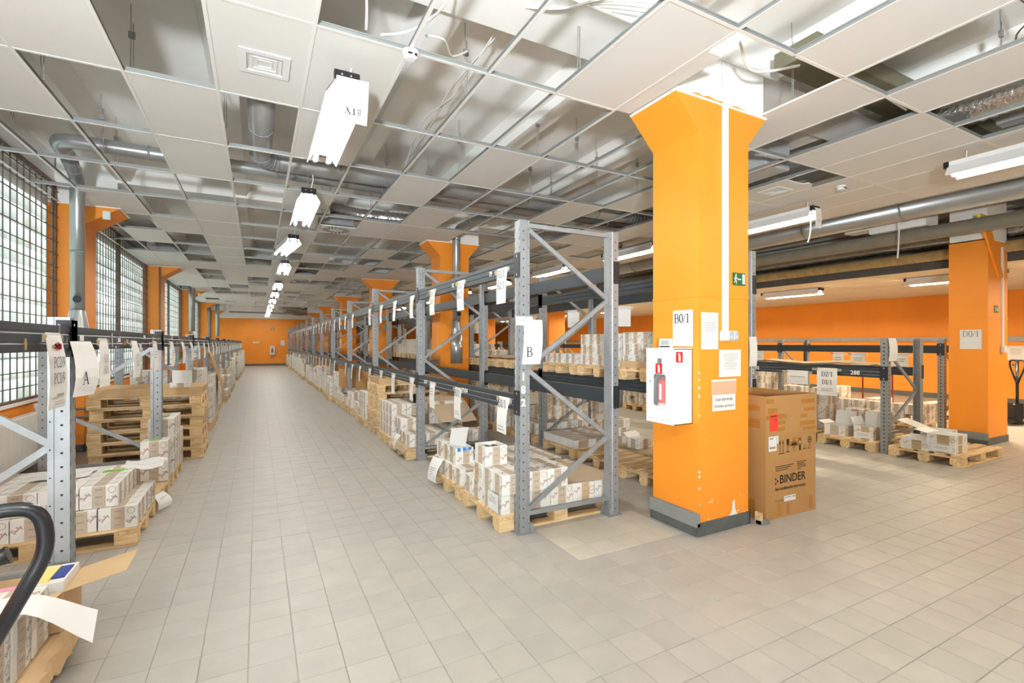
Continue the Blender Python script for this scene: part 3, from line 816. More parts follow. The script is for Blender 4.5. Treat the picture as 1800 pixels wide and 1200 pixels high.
sheet('paper_sheet', 'white sheet marked X1 hanging from the first aisle lamp', 'paper', (.585, 3.485, 3.385), 0, .215, .30, bulge=.012, lean=-.01, tilt=-.02, lines=[('s', 'X1#', .062, -.25, BLACK_INK, .01)])
sheet('paper_sheet', 'cream paper tag hanging from the lamp beside B0/1 pillar', 'paper', (6.79, 3.91, 3.40), 0, .13, .27, BUFF if False else PAPER, bulge=.01, lines=[('s', 'X2', .04, -.2, SOFT_INK)])

# cables
def cable(name, label, pts, r=.007, m=CABLE, group=None):
    P = [Vector(p) for p in pts]; out = []
    for k in range(len(P) - 1):
        p0, p1, p2, p3 = P[max(k - 1, 0)], P[k], P[k + 1], P[min(k + 2, len(P) - 1)]
        for t in [i / 6 for i in range(6)]:
            out.append(.5 * ((2 * p1) + (p2 - p0) * t + (2 * p0 - 5 * p1 + 4 * p2 - p3) * t * t + (3 * p1 - p0 - 3 * p2 + p3) * t ** 3))
    out.append(P[-1])
    return tag(MB().tube(out, r, m, 6).ob(name), label, 'cable', group)
cable('ceiling_cable', 'pair of white leads sagging to the grid by the smoke detector', [(.72, 3.22, 3.58), (.9, 3.1, 3.6), (1.08, 2.95, 3.75), (1.2, 2.8, 4.1)], .008)
cable('ceiling_cable', 'white lead rising straight from grid near the open panel', [(.62, 3.2, 3.57), (.6, 3.1, 3.75), (.52, 2.95, 4.1)], .008)
cable('ceiling_cable', 'short white lead looping between grid and cable bundle', [(1.0, 3.15, 3.62), (1.15, 3.2, 3.66), (1.3, 3.45, 3.72), (1.5, 3.6, 3.9)], .008)
for k in range(5):
    cable('ceiling_cable', '%s white cable of the loose run crossing toward B0/1 pillar' % ORD[k], [(1.55, 3.3 - .06 * k, 3.95), (1.85, 3.0 - .05 * k, 3.98 - .03 * k), (2.2, 2.75 - .04 * k, 3.93), (2.75, 2.62 - .02 * k, 3.95 + .02 * k)], .009, group='white cables across the opening')
for k in range(7):
    o1, o2 = rnd.uniform(-.06, .06), rnd.uniform(-.05, .05)
    cable('ceiling_cable', 'thin wire of the bundle running along the slab above aisle openings', [(1.75 + o1, 3.2, 4.1 + o2), (1.62 + o2, 4.2, 3.92 + o1 * .6), (1.66 + o1, 5.2, 3.96 + o2), (1.7 + o2, 6.5, 3.84 + o1)], .005, group='wire bundle above the aisle openings')
cable('ceiling_cable', 'brown twisted lead in open ceiling strip at the upper corner', [(4.75, 1.4, 4.05), (5.0, 1.35, 3.95), (5.2, 1.5, 3.9), (5.5, 1.45, 3.7)], .006, BROWNFRAME)
cable('ceiling_cable', 'white lead lying over the ceiling panel beyond the pillar', [(4.55, 2.1, 3.62), (4.8, 2.2, 3.68), (5.05, 2.15, 3.6)], .008)
cable('ceiling_cable', 'white cable curving above the open cell beside B0/1 pillar', [(3.05, 2.3, 3.7), (3.4, 2.45, 3.66), (3.75, 2.3, 3.72)], .01)
cable('ceiling_cable', 'white cord dangling below the big zinc duct', [(9.05, 3.95, 3.5), (9.04, 3.95, 3.2), (9.0, 3.95, 2.9)], .012)
cable('ceiling_cable', 'white cord hanging under the tagged lamp', [(6.78, 4.0, 3.3), (6.77, 4.0, 3.1), (6.72, 4.0, 2.95), (6.7, 4.0, 2.95)], .008)
for k in range(3):
    cable('ceiling_cable', '%s conduit of the row above the upper ceiling strip' % ORD[k], [(5.3 + .05 * k, .4, 3.9), (5.3 + .05 * k, 2.05, 3.9)], .012, GALV, group='conduits above the ceiling strip')

# ------------------------------------------------------------------ pallet racks
def upright_me(H, holes=True):
    q = MB()
    q.prism([(-.047, -.047), (.015, -.047), (.022, -.04), (.047, -.04), (.047, .04), (.022, .04), (.015, .047), (-.047, .047), (-.047, .03), (-.043, .026), (-.043, -.026), (-.047, -.03)], 2, 0, H, GALV)
    if holes:
        z = .06
        while z < H - .03:
            for s in (-1, 1): q.disc((-.014, s * .0476, z), (1, 0, 0), (0, 0, 1), .0068, HOLE, 6)
            if int(z / .075) % 2 == 0:
                for s in (-1, 1): q.disc((.036, s * .0406, z + .02), (1, 0, 0), (0, 0, 1), .0045, HOLE, 6)
            for s in (-1, 1): q.quad([(-.0476, s * .038 - .004, z), (-.0476, s * .038 + .004, z), (-.0476, s * .038 + .003, z + .032), (-.0476, s * .038 - .003, z + .032)], HOLE)
            z += .075
    return q.mesh('upright')
def hslot_me(H):
    # perforated angle post with two columns of slanted slots (rack D)
    q = MB()
    q.prism([(-.045, -.045), (.045, -.045), (.045, -.038), (-.035, -.038), (-.035, .038), (.045, .038), (.045, .045), (-.045, .045)], 2, 0, H, GALV_D)
    z = .06
    while z < H - .03:
        q.disc((-.01, -.0456, z), (1, 0, .3), (0, 0, 1), .012, HOLE, 6, .011); q.disc((-.0456, -.0, z), (0, 1, .3), (0, 0, 1), .012, HOLE, 6, .011)
        z += .055
    return q.mesh('upright')
def beam_me(L):
    q = MB()
    for s in (-1, 1):
        pass
    q.prism([(-.028, 0), (.022, 0), (.022, .13), (-.028, .13), (-.028, .098), (-.024, .092), (-.024, .088), (-.028, .082), (-.028, .05), (-.024, .044), (-.024, .040), (-.028, .034)], 1, .05, L - .05, BEAM)
    return q.mesh('beam')
cm = MB(); cm.box((-.034, -.052, -.035), (-.028, .05, .165), CONN); cm.box((-.034, .044, -.035), (.03, .05, .165), CONN); cm.disc((-.0345, 0, .14), (0, 1, 0), (0, 0, 1), .009, GREY, 8); cm.disc((-.0345, 0, -.01), (0, 1, 0), (0, 0, 1), .009, GREY, 8); conn_me = cm.mesh('beam_connector')
fm = MB(); fm.box((-.075, -.065, 0), (.075, .065, .008), GALV); fm.box((.05, -.04, .008), (.056, .04, .09), GALV); fm.box((.05, -.046, .008), (.08, -.04, .08), GALV); foot_me = fm.mesh('foot_plate')
def brace_ob(parent, p0, p1, w=.036, nm='brace'):
    p0, p1 = Vector(p0), Vector(p1); L = (p1 - p0).length
    q = MB(); q.prism([(-.012, -w / 2), (.012, -w / 2), (.012, -w / 2 + .004), (-.006, -w / 2 + .004), (-.006, w / 2 - .004), (.012, w / 2 - .004), (.012, w / 2), (-.012, w / 2)], 0, 0, L, GALV)
    d = (p1 - p0).normalized()
    ang = math.atan2(d.z, d.x)
    o = ob(nm, q.mesh(nm), parent, p0, (0, -ang, 0))
    return o
BAY = 2.8
ZIG = [(.17, .71), (1.34, .71), (1.34, 1.94), (2.50, 1.94)]
def rack(name, label, xf, xr, y0, nfr, H, levels, um, zig, horiz, alt=None, front_beams=True, rear_beams=True, bay=BAY):
    root = thing(name, label, 'rack', (xf, y0, 0))
    sg = 1 if xr > xf else -1; W = abs(xr - xf)
    fr0 = None
    bme = beam_me(bay)
    def make_frame(zz):
        fr = empty('upright_frame', root)
        ob('upright', um, fr, (0, 0, 0), (0, 0, 0 if sg > 0 else math.pi)); ob('upright', um, fr, (sg * W, 0, 0), (0, 0, math.pi if sg > 0 else 0))
        ob('foot_plate', foot_me, fr, (0, 0, 0), (0, 0, 0 if sg > 0 else math.pi)); ob('foot_plate', foot_me, fr, (sg * W, 0, 0), (0, 0, math.pi if sg > 0 else 0))
        for z in horiz: brace_ob(fr, (sg * .03, .0, z), (sg * (W - .03), .0, z))
        for zf, zr in zz: brace_ob(fr, (sg * .035, .002 * sg, zf), (sg * (W - .035), .002, zr))
        return fr
    f0 = make_frame(zig); f1 = make_frame(alt) if alt else None
    for k in range(nfr):
        if k == 0: continue
        if k == 1 and f1: f1.location = (0, bay, 0); continue
        copy_tree(f1 if (f1 and k % 2) else f0, root, (0, bay * k, 0))
    for k in range(nfr - 1):
        for z in levels:
            for side in (0, 1):
                if side == 1 and not rear_beams: continue
                x = -sg * .02 if side == 0 else sg * (W + .02)
                flip = (side == 0) == (sg > 0)
                bo = empty('beam', root, (x, bay * k, z))
                e = ob('beam_rail', bme, bo, (0, 0 if flip else bay, 0), (0, 0, 0 if flip else math.pi))
                ob('beam_connector', conn_me, bo, (0 if flip else 0, .0, 0), (0, 0, 0 if flip else math.pi))
                ob('beam_connector', conn_me, bo, (0, bay, 0), (0, 0, 0 if flip else math.pi))
    return root
UB = upright_me(2.55); UA = upright_me(1.69); UD = hslot_me(1.62)
RB = rack('pallet_rack', 'tall galvanised pallet rack with slate beams between aisle and pillars, marked B', 1.92, 2.84, 3.47, 13, 2.55, (1.0, 2.12), UB, ZIG, (.15, 2.52))
RC = rack('pallet_rack', 'tall galvanised pallet rack standing back to back behind the pillars', 3.83, 4.75, 3.47, 13, 2.55, (1.0, 2.12), UB, ZIG, (.15, 2.52))
RA = rack('pallet_rack', 'low pallet rack with one dark beam along the window wall, marked A', -.945, -1.82, .67, 13, 1.69, (1.51,), UA, [(1.5, .90), (.42, .90)], (.32,), alt=[(1.0, .4), (1.0, 1.6)])
RD = rack('pallet_rack', 'waist-high perforated pallet rack facing the wide aisle, marked D', 7.81, 8.73, 3.57, 9, 1.62, (1.06,), UD, [(.35, .85), (1.45, .85)], (.28,), rear_beams=True)
RE = rack('pallet_rack', 'waist-high perforated rack behind rack D toward the orange end wall', 10.1, 11.02, 3.8, 9, 1.62, (1.38,), UD, [(.35, .85), (1.45, .85)], (.28,))

# ------------------------------------------------------------------ pallets
def pallet_parts():
    r = {}
    def M(nm, f): q = MB(); f(q); r[nm] = q.mesh(nm)
    M('deck_board', lambda q: q.cbox((0, 0, 0), (1.2, .12, .022), WOOD, .003))
    M('bottom_board', lambda q: q.cbox((0, 0, 0), (1.2, .10, .022), WOOD, .003))
    M('cross_board', lambda q: q.cbox((0, 0, 0), (.14, .8, .022), WOOD_Y, .003))
    M('block', lambda q: q.cbox((0, 0, 0), (.14, .13, .078), WOOD, .003))
    q = MB()
    for y in (0, .17, .34, .51, .68): q.box((0, y, .122), (1.2, y + .12, .144), WOOD)
    for x in (0, .53, 1.06):
        q.box((x, 0, .10), (x + .14, .8, .122), WOOD_Y)
        for y in (0, .335, .67): q.box((x, y, .022), (x + .14, y + .13, .1), WOOD)
    for y in (.0, .35, .70): q.box((0, y, 0), (1.2, y + .1, .022), WOOD)
    r['pallet'] = q.mesh('pallet')
    return r
PP = pallet_parts()
def pallet(x0, y0, z0, label, full=True, group='wooden pallets', rotz=0.0):
    if not full:
        return tag(ob('pallet', PP['pallet'], None, (x0, y0, z0), (0, 0, rotz)), label, 'pallet', group)
    o = thing('pallet', label, 'pallet', (x0, y0, z0), (0, 0, rotz), group)
    for y in (0, .17, .34, .51, .68): ob('deck_board', PP['deck_board'], o, (0, y + rnd.uniform(-.003, .003), .122))
    for x in (0, .53, 1.06):
        ob('cross_board', PP['cross_board'], o, (x, 0, .1))
        for y in (0, .335, .67): ob('block', PP['block'], o, (x, y, .022))
    for y in (0, .35, .70): ob('bottom_board', PP['bottom_board'], o, (0, y, 0))
    return o

# ------------------------------------------------------------------ cartons
CM = {}
def carton_me(w, d, h, var=0, open_=False):
    key = (round(w, 3), round(d, 3), round(h, 3), var, open_)
    if key in CM: return CM[key]
    q = MB(); e = .0008
    g = .0025
    base = KRAFT if var == 4 else CARTON
    if not open_:
        q.cbox((g - w / 2, g, 0), (w / 2 - g, d - g, h - .001), base, .003)
    else:
        t = .004
        q.box((g - w / 2, g, 0), (w / 2 - g, d - g, t), base)
        q.box((g - w / 2, g, t), (w / 2 - g, g + t, h), base); q.box((g - w / 2, d - g - t, t), (w / 2 - g, d - g, h), base)
        q.box((g - w / 2, g + t, t), (g + t - w / 2, d - g - t, h), base); q.box((w / 2 - g - t, g + t, t), (w / 2 - g, d - g - t, h), base)
    if var == 4:
        q.quad([(-.03, g - e, h * .55), (.02, g - e, h * .55), (.02, g - e, h * .75), (-.03, g - e, h * .75)], PAPER)
        q.box((-w / 2 + g, d / 2 - .02, h - .001), (w / 2 - g, d / 2 + .02, h - .0004), BAND2)
        CM[key] = q.mesh('carton'); return CM[key]
    bandm = BAND if var in (0, 2, 3) else BAND2
    faces = [((0, g - e, 0), (1, 0, 0), w), ((0, d - g + e, 0), (-1, 0, 0), w), ((w / 2 - g + e, d / 2, 0), (0, 1, 0), d), ((-w / 2 + g - e, d / 2, 0), (0, -1, 0), d)]
    for n, (O, U, ww) in enumerate(faces):
        O = Vector(O); U = Vector(U); Z = Vector((0, 0, 1))
        N = U.cross(Z)
        off = {0: 0, 1: .08, 2: -.1, 3: .0}[var] * ww * (1 if n % 2 else -1)
        bw = (.175 if n < 2 else .21) * ww if var != 3 else .28 * ww
        if var == 3 and n >= 2: continue
        q.quad([O + U * (off - bw) + Z * .004, O + U * (off + bw) + Z * .004, O + U * (off + bw) + Z * (h - .004), O + U * (off - bw) + Z * (h - .004)], bandm)
        P2 = N * .0006
        if var == 3 and n < 2: continue
        for r in range(3): q.stroke([(off - bw * .5, h * (.82 - r * .32)), (off + bw * .5, h * (.82 - r * .32))], .010 if r < 2 else .006, O + P2, U, Z, SOFT_INK)
        s = h * .24
        L, R = (-ww / 2 + off - bw) / 2, (ww / 2 + off + bw) / 2
        wide = ww > .21
        if var == 0:
            script(q, s, O + P2 + U * R + Z * h * .36, .9, U, Z); n < 2 and script(q, s, O + P2 + U * L + Z * h * .55, .9, U, Z)
            q.ring(O + P2 + U * R + Z * h * .78, U, Z, h * .15, .0025, INK, 10)
        elif var == 1:
            script(q, s, O + P2 + U * L + Z * h * .62, .9, U, Z); q.ring(O + P2 + U * R + Z * h * .5, U, Z, h * .24, .0028, INK, 12); q.ring(O + P2 + U * R + Z * h * .5, U, Z, h * .18, .002, INK, 12)
            script(q, s * .5, O + P2 + U * R + Z * h * .5, .5, U, Z)
        else:
            script(q, s, O + P2 + U * R + Z * h * .6, .9, U, Z); n != 1 and script(q, s * .9, O + P2 + U * L + Z * h * .3, .9, U, Z)
        for k in range(3): q.stroke([(L - .02 + .02 * k, h * .1), (L + .03 + .02 * k, h * .35)], .0015, O + P2, U, Z, INKG)
    if not open_:
        Zt = h - .001 + e
        if var == 3: q.quad([(-w / 2 + .005, d * .22, Zt), (w / 2 - .005, d * .22, Zt), (w / 2 - .005, d * .78, Zt), (-w / 2 + .005, d * .78, Zt)], bandm)
        else: q.quad([(-.17 * w, .004, Zt), (.17 * w, .004, Zt), (.17 * w, d - .004, Zt), (-.17 * w, d - .004, Zt)], bandm)
        if var in (0, 1): script(q, d * .2, (.33 * w, d * .5, Zt + .0004), 1.0, (1, 0, 0), (0, 1, 0)); script(q, d * .2, (-.33 * w, d * .4, Zt + .0004), 1.0, (1, 0, 0), (0, 1, 0))
        q.stroke([(-w / 2 + .01, d / 2), (w / 2 - .01, d / 2)], .002, (0, 0, Zt + .0004), (1, 0, 0), (0, 1, 0), SOFT_INK)
    CM[key] = q.mesh('carton')
    return CM[key]
NBOX = [0]
CARTONS = []
def carton(x, y, z, w, d, h, label, group, var=None, rz=0.0, jit=.004):
    # x, y: front-centre of the carton footprint
    var = rnd.choice((0, 0, 1, 2)) if var is None else var
    flip = rnd.random() < .5 if var not in (3,) else False
    me = carton_me(w, d, h, var)
    X, Y = x + rnd.uniform(-jit, jit) * .5, y + rnd.uniform(-jit, jit) * .5
    o = ob('carton', me, None, (X, Y + d, z) if flip else (X, Y, z), (0, 0, (math.pi if flip else 0) + rz))
    CARTONS.append((o, w, d, h, var))
    return tag(o, label, 'carton', group)
LAY = ['lower', 'second', 'third', 'fourth', 'fifth', 'sixth', 'seventh']
def stack(desc, group, x0, y0, z0, nx, ny, hs, w, d, h, keep, var=None, aisle=-1, same=False, uniq=True):
    """cartons on a pallet: column i counts from the aisle side, row j from the camera's end, layer k from below"""
    for k in range(hs):
        for i in range(nx):
            for j in range(ny):
                if not keep(i, j, k): continue
                ii = i if aisle < 0 else nx - 1 - i
                lab = 'carton %s from aisle, %s row back, %s layer, %s' % (ordn(ii), ordn(j), LAY[k], desc)
                carton(x0 + (i + .5) * w, y0 + j * d, z0 + k * h, w, d, h, lab, group, var)
def open_carton(x, y, z, w, d, h, label, var=0, rz=0.0, flaps=(), contents=None, group=None, inside=.7):
    o = thing('open_carton', label, 'carton', (x, y, z), (0, 0, rz), group)
    ob('carton_body', carton_me(w, d, h, var, True), o)
    for side, fl, ang in flaps:
        q = MB(); q.box((-w / 2 + .004 if side in 'ns' else 0, 0 if side in 'ns' else .004, -.002), (w / 2 - .004 if side in 'ns' else fl, fl if side in 'ns' else d - .004, .002), PAPER if var != 4 else KRAFT)
        if side == 'n': f = q.ob('flap', o, (0, d, h), (ang, 0, 0))
        elif side == 's': f = q.ob('flap', o, (0, 0, h), (math.pi - ang, 0, 0))
        elif side == 'e': f = q.ob('flap', o, (w / 2, 0, h), (0, -ang, 0))
        else: f = q.ob('flap', o, (-w / 2, 0, h), (0, math.pi + ang, 0))
    if contents:
        q = MB()
        for k in range(5): q.box((-w / 2 + .012 + k * (w - .03) / 5, .012, .01), (-w / 2 + .008 + (k + 1) * (w - .03) / 5, d - .014, h * (inside + rnd.uniform(-.08, .05))), contents if k % 2 == 0 else PAPER)
        q.ob('contents', o)
    return o
def cloth(name, label, x0, y0, x1, y1, z, m, cat='paper', amp=.006, drop=None, n=8, group=None):
    q = MB(); vs = []
    for a in range(n + 1):
        for c in range(n + 1):
            u, v = a / n, c / n
            zz = z + amp * (math.sin(u * 7 + v * 3) + math.sin(v * 9 - u * 2)) + amp * 2
            if drop: zz += drop(u, v)
            vs.append((x0 + (x1 - x0) * u, y0 + (y1 - y0) * v + .01 * math.sin(u * 9), zz))
    N = len(vs); vs += [(p[0], p[1], p[2] + .002) for p in vs]
    fs = []
    for a in range(n):
        for c in range(n):
            i = a * (n + 1) + c
            fs += [(i, i + 1, i + n + 2, i + n + 1), (N + i, N + i + n + 1, N + i + n + 2, N + i + 1)]
    q.add(vs, fs, m, True)
    return tag(q.ob(name), label, cat, group)
def tray(x0, y0, z, lx, ly, h, label, name='cardboard_tray'):
    o = thing(name, label, 'tray', (x0, y0, z)); t = .006; s = .03
    q = MB(); q.box((0, 0, 0), (lx, ly, .006), KRAFT); q.ob('tray_floor', o)
    for p in ([(0, 0, 0), (lx, 0, 0), (lx + s, -s, h), (-s, -s, h)], [(lx, ly, 0), (0, ly, 0), (-s, ly + s, h), (lx + s, ly + s, h)], [(0, ly, 0), (0, 0, 0), (-s, -s, h), (-s, ly + s, h)], [(lx, 0, 0), (lx, ly, 0), (lx + s, ly + s, h), (lx + s, -s, h)]):
        q = MB(); q.quad(p, KRAFT); q.quad([tuple(Vector(v) + Vector((.004, .004, 0))) for v in p][::-1], KRAFT); q.ob('tray_side', o)
    return o

# --- rack B floor level
PX = 1.74
pallet(PX, 3.53, 0, 'pallet at the rack B corner under white cartons beside the end upright')
pallet(PX, 4.41, 0, 'second pallet of rack B, carrying the flapped open carton')
gB1 = 'cartons on the corner pallet of rack B'
stack('corner pallet of rack B', gB1, 1.76, 3.53, .144, 5, 4, 1, .236, .2, .165, lambda i, j, k: True)
stack('rack B corner upper course', gB1, 1.75, 3.50, .311, 3, 3, 1, .215, .2, .165, lambda i, j, k: not (i == 2 and j == 2), var=None)
gB2 = 'cartons on the second pallet of rack B'
stack('second pallet of rack B', gB2, 1.76, 4.43, .144, 5, 4, 1, .236, .195, .165, lambda i, j, k: True)
cloth('kraft_sheet', 'flat brown paper sheet over cartons by the end upright of rack B', 2.42, 3.52, 2.95, 4.12, .309, KRAFTSHEET, amp=.003)
open_carton(1.87, 3.85, .476, .22, .22, .165, 'open white carton with dark contents topmost on rack B corner pallet', 0, .03, contents=BLACK, inside=.8)
open_carton(1.88, 4.62, .311, .2, .2, .165, 'open carton with raised white flap and blue tape, rack B second pallet', 2, 0, flaps=[('n', .2, 1.95), ('w', .03, .9)], contents=PAPER, inside=.9)
q = MB()
for k in range(3): q.box((-.08 + .06 * k, -.003, -.035 + .004 * k), (-.045 + .06 * k, -.0015, .002), BLUE)
tag(q.ob('tape_strip', None, (1.88, 4.62, .478)), 'blue tape strips on the rim of the flapped carton', 'tape')
carton(1.88, 4.83, .311, .2, .19, .165, 'closed carton behind the flapped open carton, second pallet of rack B', gB2, 1)
carton(1.88, 5.03, .311, .2, .17, .165, 'closed carton hindmost on the second pallet of rack B', gB2, 0)
sheet('paper_sheet', 'printed paper drooping off the far corner of second rack B pallet', 'paper', (1.73, 5.0, .31), -1.3, .2, .25, bulge=.03, lean=-.05, tilt=.05, lines=[('l', 4, .012, -.1, SOFT_INK)])
sheet('paper_sheet', 'handwritten white sheet taped on the lowest corner carton, rack B', 'paper', (1.745, 3.66, .30), -math.pi / 2, .2, .15, bulge=.002, lines=[('l', 4, .008, -.03, SOFT_INK)])
# bay two
g = 'cartons on the third pallet of rack B'
pallet(PX, 6.33, 0, 'third pallet of rack B just past the second upright'); pallet(PX, 7.17, 0, 'fourth pallet of rack B before the tall pallet pile')
cloth('kraft_sheet', 'brown paper liner overhanging the third rack B pallet', 1.69, 6.3, 2.4, 7.12, .144, KRAFTSHEET, amp=.003, drop=lambda u, v: -.05 * max(0, .12 - u) * 8)
stack('third pallet of rack B', g, 1.8, 6.36, .155, 5, 4, 1, .225, .19, .165, lambda i, j, k: j == 0 or i == 0 or i < 4)
stack('rack B third pallet upper course', g, 1.78, 6.75, .321, 1, 2, 1, .225, .19, .165, lambda i, j, k: True, var=2)
g = 'cartons on the fourth pallet of rack B'
stack('fourth pallet of rack B', g, 1.76, 7.18, .144, 5, 4, 3, .225, .195, .165, lambda i, j, k: i == 0 or j == 0 or k == 2)
cloth('kraft_sheet', 'brown paper sheet draped over the fourth rack B pallet and hanging forward', 2.35, 6.75, 2.95, 7.95, .64, KRAFTSHEET, amp=.006, drop=lambda u, v: -.30 * max(0, .45 - v) ** 1 * 2)
q = MB(); q.box((0, 0, 0), (.1, .025, .13), BLACK); q.box((.002, .025, 0), (.13, .11, .12), GREY)
tag(q.ob('metal_case', None, (2.1, 7.25, .641)), 'small dark and silver case standing on the fourth rack B pallet', 'case')
sheet('paper_sheet', 'curled white paper hanging from the third rack B pallet', 'paper', (1.70, 6.55, .31), -1.5, .18, .2, bulge=.04, tilt=.05, lines=[('l', 3, .01, -.06, SOFT_INK)])
for k in range(6):
    pallet(PX + rnd.uniform(-.02, .02), 8.04 + rnd.uniform(-.02, .02), .1445 * k, 'empty pallet, %s from the floor in the tall pile of rack B' % ordn(k), group='pallet pile of rack B')
tray(1.78, 8.06, .868, 1.1, .74, .1, 'kraft tray with papers crowning the pallet pile of rack B')
q = MB(); q.box((0, 0, 0), (.6, .5, .03), PAPER); q.box((.2, .1, .03), (1.0, .6, .05), GREY)
tag(q.ob('paper_pile', None, (1.82, 8.1, .8755)), 'flat papers and film lying in the tray on rack B pile', 'papers')

# further bays of B, A and C: loads that shrink with distance
def far_bays(rk, desc, X0, y_from, ys, sizes, aisle, zb=0.0, gname=''):
    for n, (y, hs, cov, kind) in enumerate(zip(ys, sizes[0], sizes[1], sizes[2])):
        full = y < 10
        x0 = X0 + rnd.uniform(-.07, .07)
        pallet(x0, y, zb, 'pallet under load, %s along %s' % (ordn(n), desc), full=full, group='pallets of ' + desc)
        g = gname + ' load %d' % n
        w, d, h = .236, .2, .165
        if hs <= 0: continue
        nx, ny = (5, 4)
        ai = 0 if aisle < 0 else nx - 1
        skip = rnd.random()
        ht = {}
        def keep(i, j, k, hs=hs, cov=cov):
            if k >= ht.setdefault((i, j), max(1, hs - rnd.choice((0, 0, 0, 1, 1, 2)))) or ht[(i, j)] == 1 and hs > 1 and k == 0 and rnd.random() < .1: return False
            col = i if aisle < 0 else nx - 1 - i
            vis = (j == 0 and col < (4 if y < 14 else 2)) or col == 0
            return vis
        stack('%s far pallet, rack %s' % (ordn(n), gname[-1]), g, x0 + .02, y, zb + .144, nx, ny, hs, w, d, h, keep, aisle=aisle, uniq=(y < 12), var=None)
ysB = [9.18, 10.04, 10.9, 11.98 + .1, 12.92, 13.76, 14.85, 15.7, 16.55, 17.62, 18.46, 19.3, 20.4, 21.3, 22.1, 23.2, 24.1, 24.9, 26.0, 26.9, 27.7, 28.8, 29.7, 30.5, 31.7, 32.5, 33.4, 34.4, 35.3, 36.1]
hB = [3, 1, 2, 2, 4, 3, 0, 3, 4, 1, 3, 3, 2, 3, 2, 3, 4, 3, 5, 5, 4, 3, 4, 5, 4, 3, 4, 3, 4, 3]
far_bays('B', 'rack B beyond the pile', PX, 9, ysB, (hB, [.8, .5, .6] + [.7] * 40, [0] * 40), -1, gname='rack B')
def big_carton(x, y, z, w, d, h, label, m=KRAFT_D, open_top=True):
    o = thing('cardboard_box', label, 'box', (x, y, z)); t = .008
    q = MB(); q.box((0, 0, 0), (w, d, .008), m)
    q.box((0, 0, .008), (w, t, h), m); q.box((0, d - t, .008), (w, d, h), m); q.box((0, t, .008), (t, d - t, h), m); q.box((w - t, t, .008), (w, d - t, h), m)
    if not open_top: q.box((t, t, h - t), (w - t, d - t, h), m)
    q.box((0, -.001, h * .62), (w, 0, h * .625), KRAFT); q.box((-.001, 0, h * .62), (0, d, h * .625), KRAFT)
    q.ob('box_body', o)
    return o
big_carton(2.02, 10.95, .475, .9, .75, .5, 'large brown box behind the white cartons in third bay of rack B')
big_carton(1.80, 12.15, .475, .55, .6, .45, 'tall brown box standing over white cartons, fourth bay of rack B')
big_carton(1.95, 15.0, .475, .8, .6, .4, 'open brown box in the fifth bay of rack B')
q = MB(); q.cbox((0, 0, 0), (.2, .12, .1), mat('blue_plastic', srgb(40, 70, 170), .4), .02)
tag(q.ob('blue_bag', None, (1.8, 22.2, .475)), 'small blue bag on cartons far down rack B', 'bag')

# --- rack A (window side)
AX = -2.02
pallet(AX, 4.62, 0, 'pallet of rack A carrying two carton layers beside the first upright'); pallet(AX, 5.40, 0, 'second pallet of rack A with brown paper on top'); pallet(AX, 6.36, 0, 'third pallet of rack A past the second upright')
g = 'cartons on the first pallet of rack A'
stack('first pallet of rack A', g, -2.02, 4.63, .144, 5, 5, 1, .24, .155, .165, lambda i, j, k: i >= 2 or j == 0, aisle=1)
stack('rack A first pallet upper course', g, -2.10, 4.66, .311, 5, 5, 1, .232, .15, .165, lambda i, j, k: True, aisle=1, var=None)
q = MB()
for k in range(9): q.box((-.08 + .018 * k, -.02 + rnd.uniform(-.02, .02), 0), (-.066 + .018 * k, .02 + rnd.uniform(-.02, .02), .006), GREENP)
tag(q.ob('green_packet', None, (-1.06, 5.16, .478)), 'bright green leafy packet lying in carton tops, first rack A pallet', 'packet')
sheet('paper_sheet', 'white invoice curling down over the edge of rack A second pallet', 'paper', (-.81, 5.46, .165), math.pi / 2 - .3, .17, .13, bulge=.03, tilt=.05, lines=[('l', 4, .006, -.03, SOFT_INK)])
cloth('paper_sheet', 'white papers lying flat on cartons of the first rack A pallet', -1.55, 5.0, -1.2, 5.3, .478, PAPER, amp=.004)
cloth('paper_sheet', 'cream flap of paper curling between first and second rack A pallets', -1.05, 5.25, -.75, 5.55, .44, PAPER, amp=.012)
cloth('kraft_sheet', 'brown paper sheet covering the second rack A pallet', -2.0, 5.42, -.82, 6.18, .144, KRAFT, amp=.002)
g = 'cartons on the second pallet of rack A'
for k in range(2): carton(-.925, 5.98, .152 + .205 * k, .23, .2, .205, ['lower', 'upper'][k] + ' tall carton before the second upright of rack A', g, 0)
carton(-1.36, 5.78, .152, .26, .2, .19, 'lone carton mid-way across the second rack A pallet', g, 0); carton(-1.62, 5.86, .152, .24, .2, .19, 'carton beside the lone one on the second rack A pallet', g, 2)
q = MB()
for k in range(6): q.box((-.05 + .018 * k, rnd.uniform(-.02, 0), 0), (-.035 + .018 * k, .03, .006), GREENP)
tag(q.ob('green_packet', None, (-.93, 6.08, .563)), 'green leafy packet on top of the tall carton, rack A', 'packet')
stack('third pallet of rack A', 'cartons on the third pallet of rack A', -1.74, 6.38, .144, 4, 4, 3, .232, .19, .195, lambda i, j, k: i == 3 and not (j == 3 and k == 2), aisle=1)
q = MB()
for k in range(6): q.box((-.05 + .018 * k, rnd.uniform(-.02, 0), 0), (-.035 + .018 * k, .03, .006), GREENP)
tag(q.ob('green_packet', None, (-.93, 6.6, .731)), 'green leafy packet highest on third rack A pallet', 'packet')
for k in range(6):
    pallet(-1.86 + rnd.uniform(-.02, .02), 7.7 + rnd.uniform(-.02, .02), .1445 * k, 'empty pallet, %s from the floor in the tall pile of rack A' % ordn(k), group='pallet pile of rack A')
tray(-1.84, 7.72, .868, 1.16, .76, .1, 'wide kraft tray on top of the pallet pile of rack A')
open_carton(-.93, 7.9, .875, .24, .2, .14, 'white open carton with upright flap in the tray of rack A', 0, 0, flaps=[('n', .16, 1.7)])
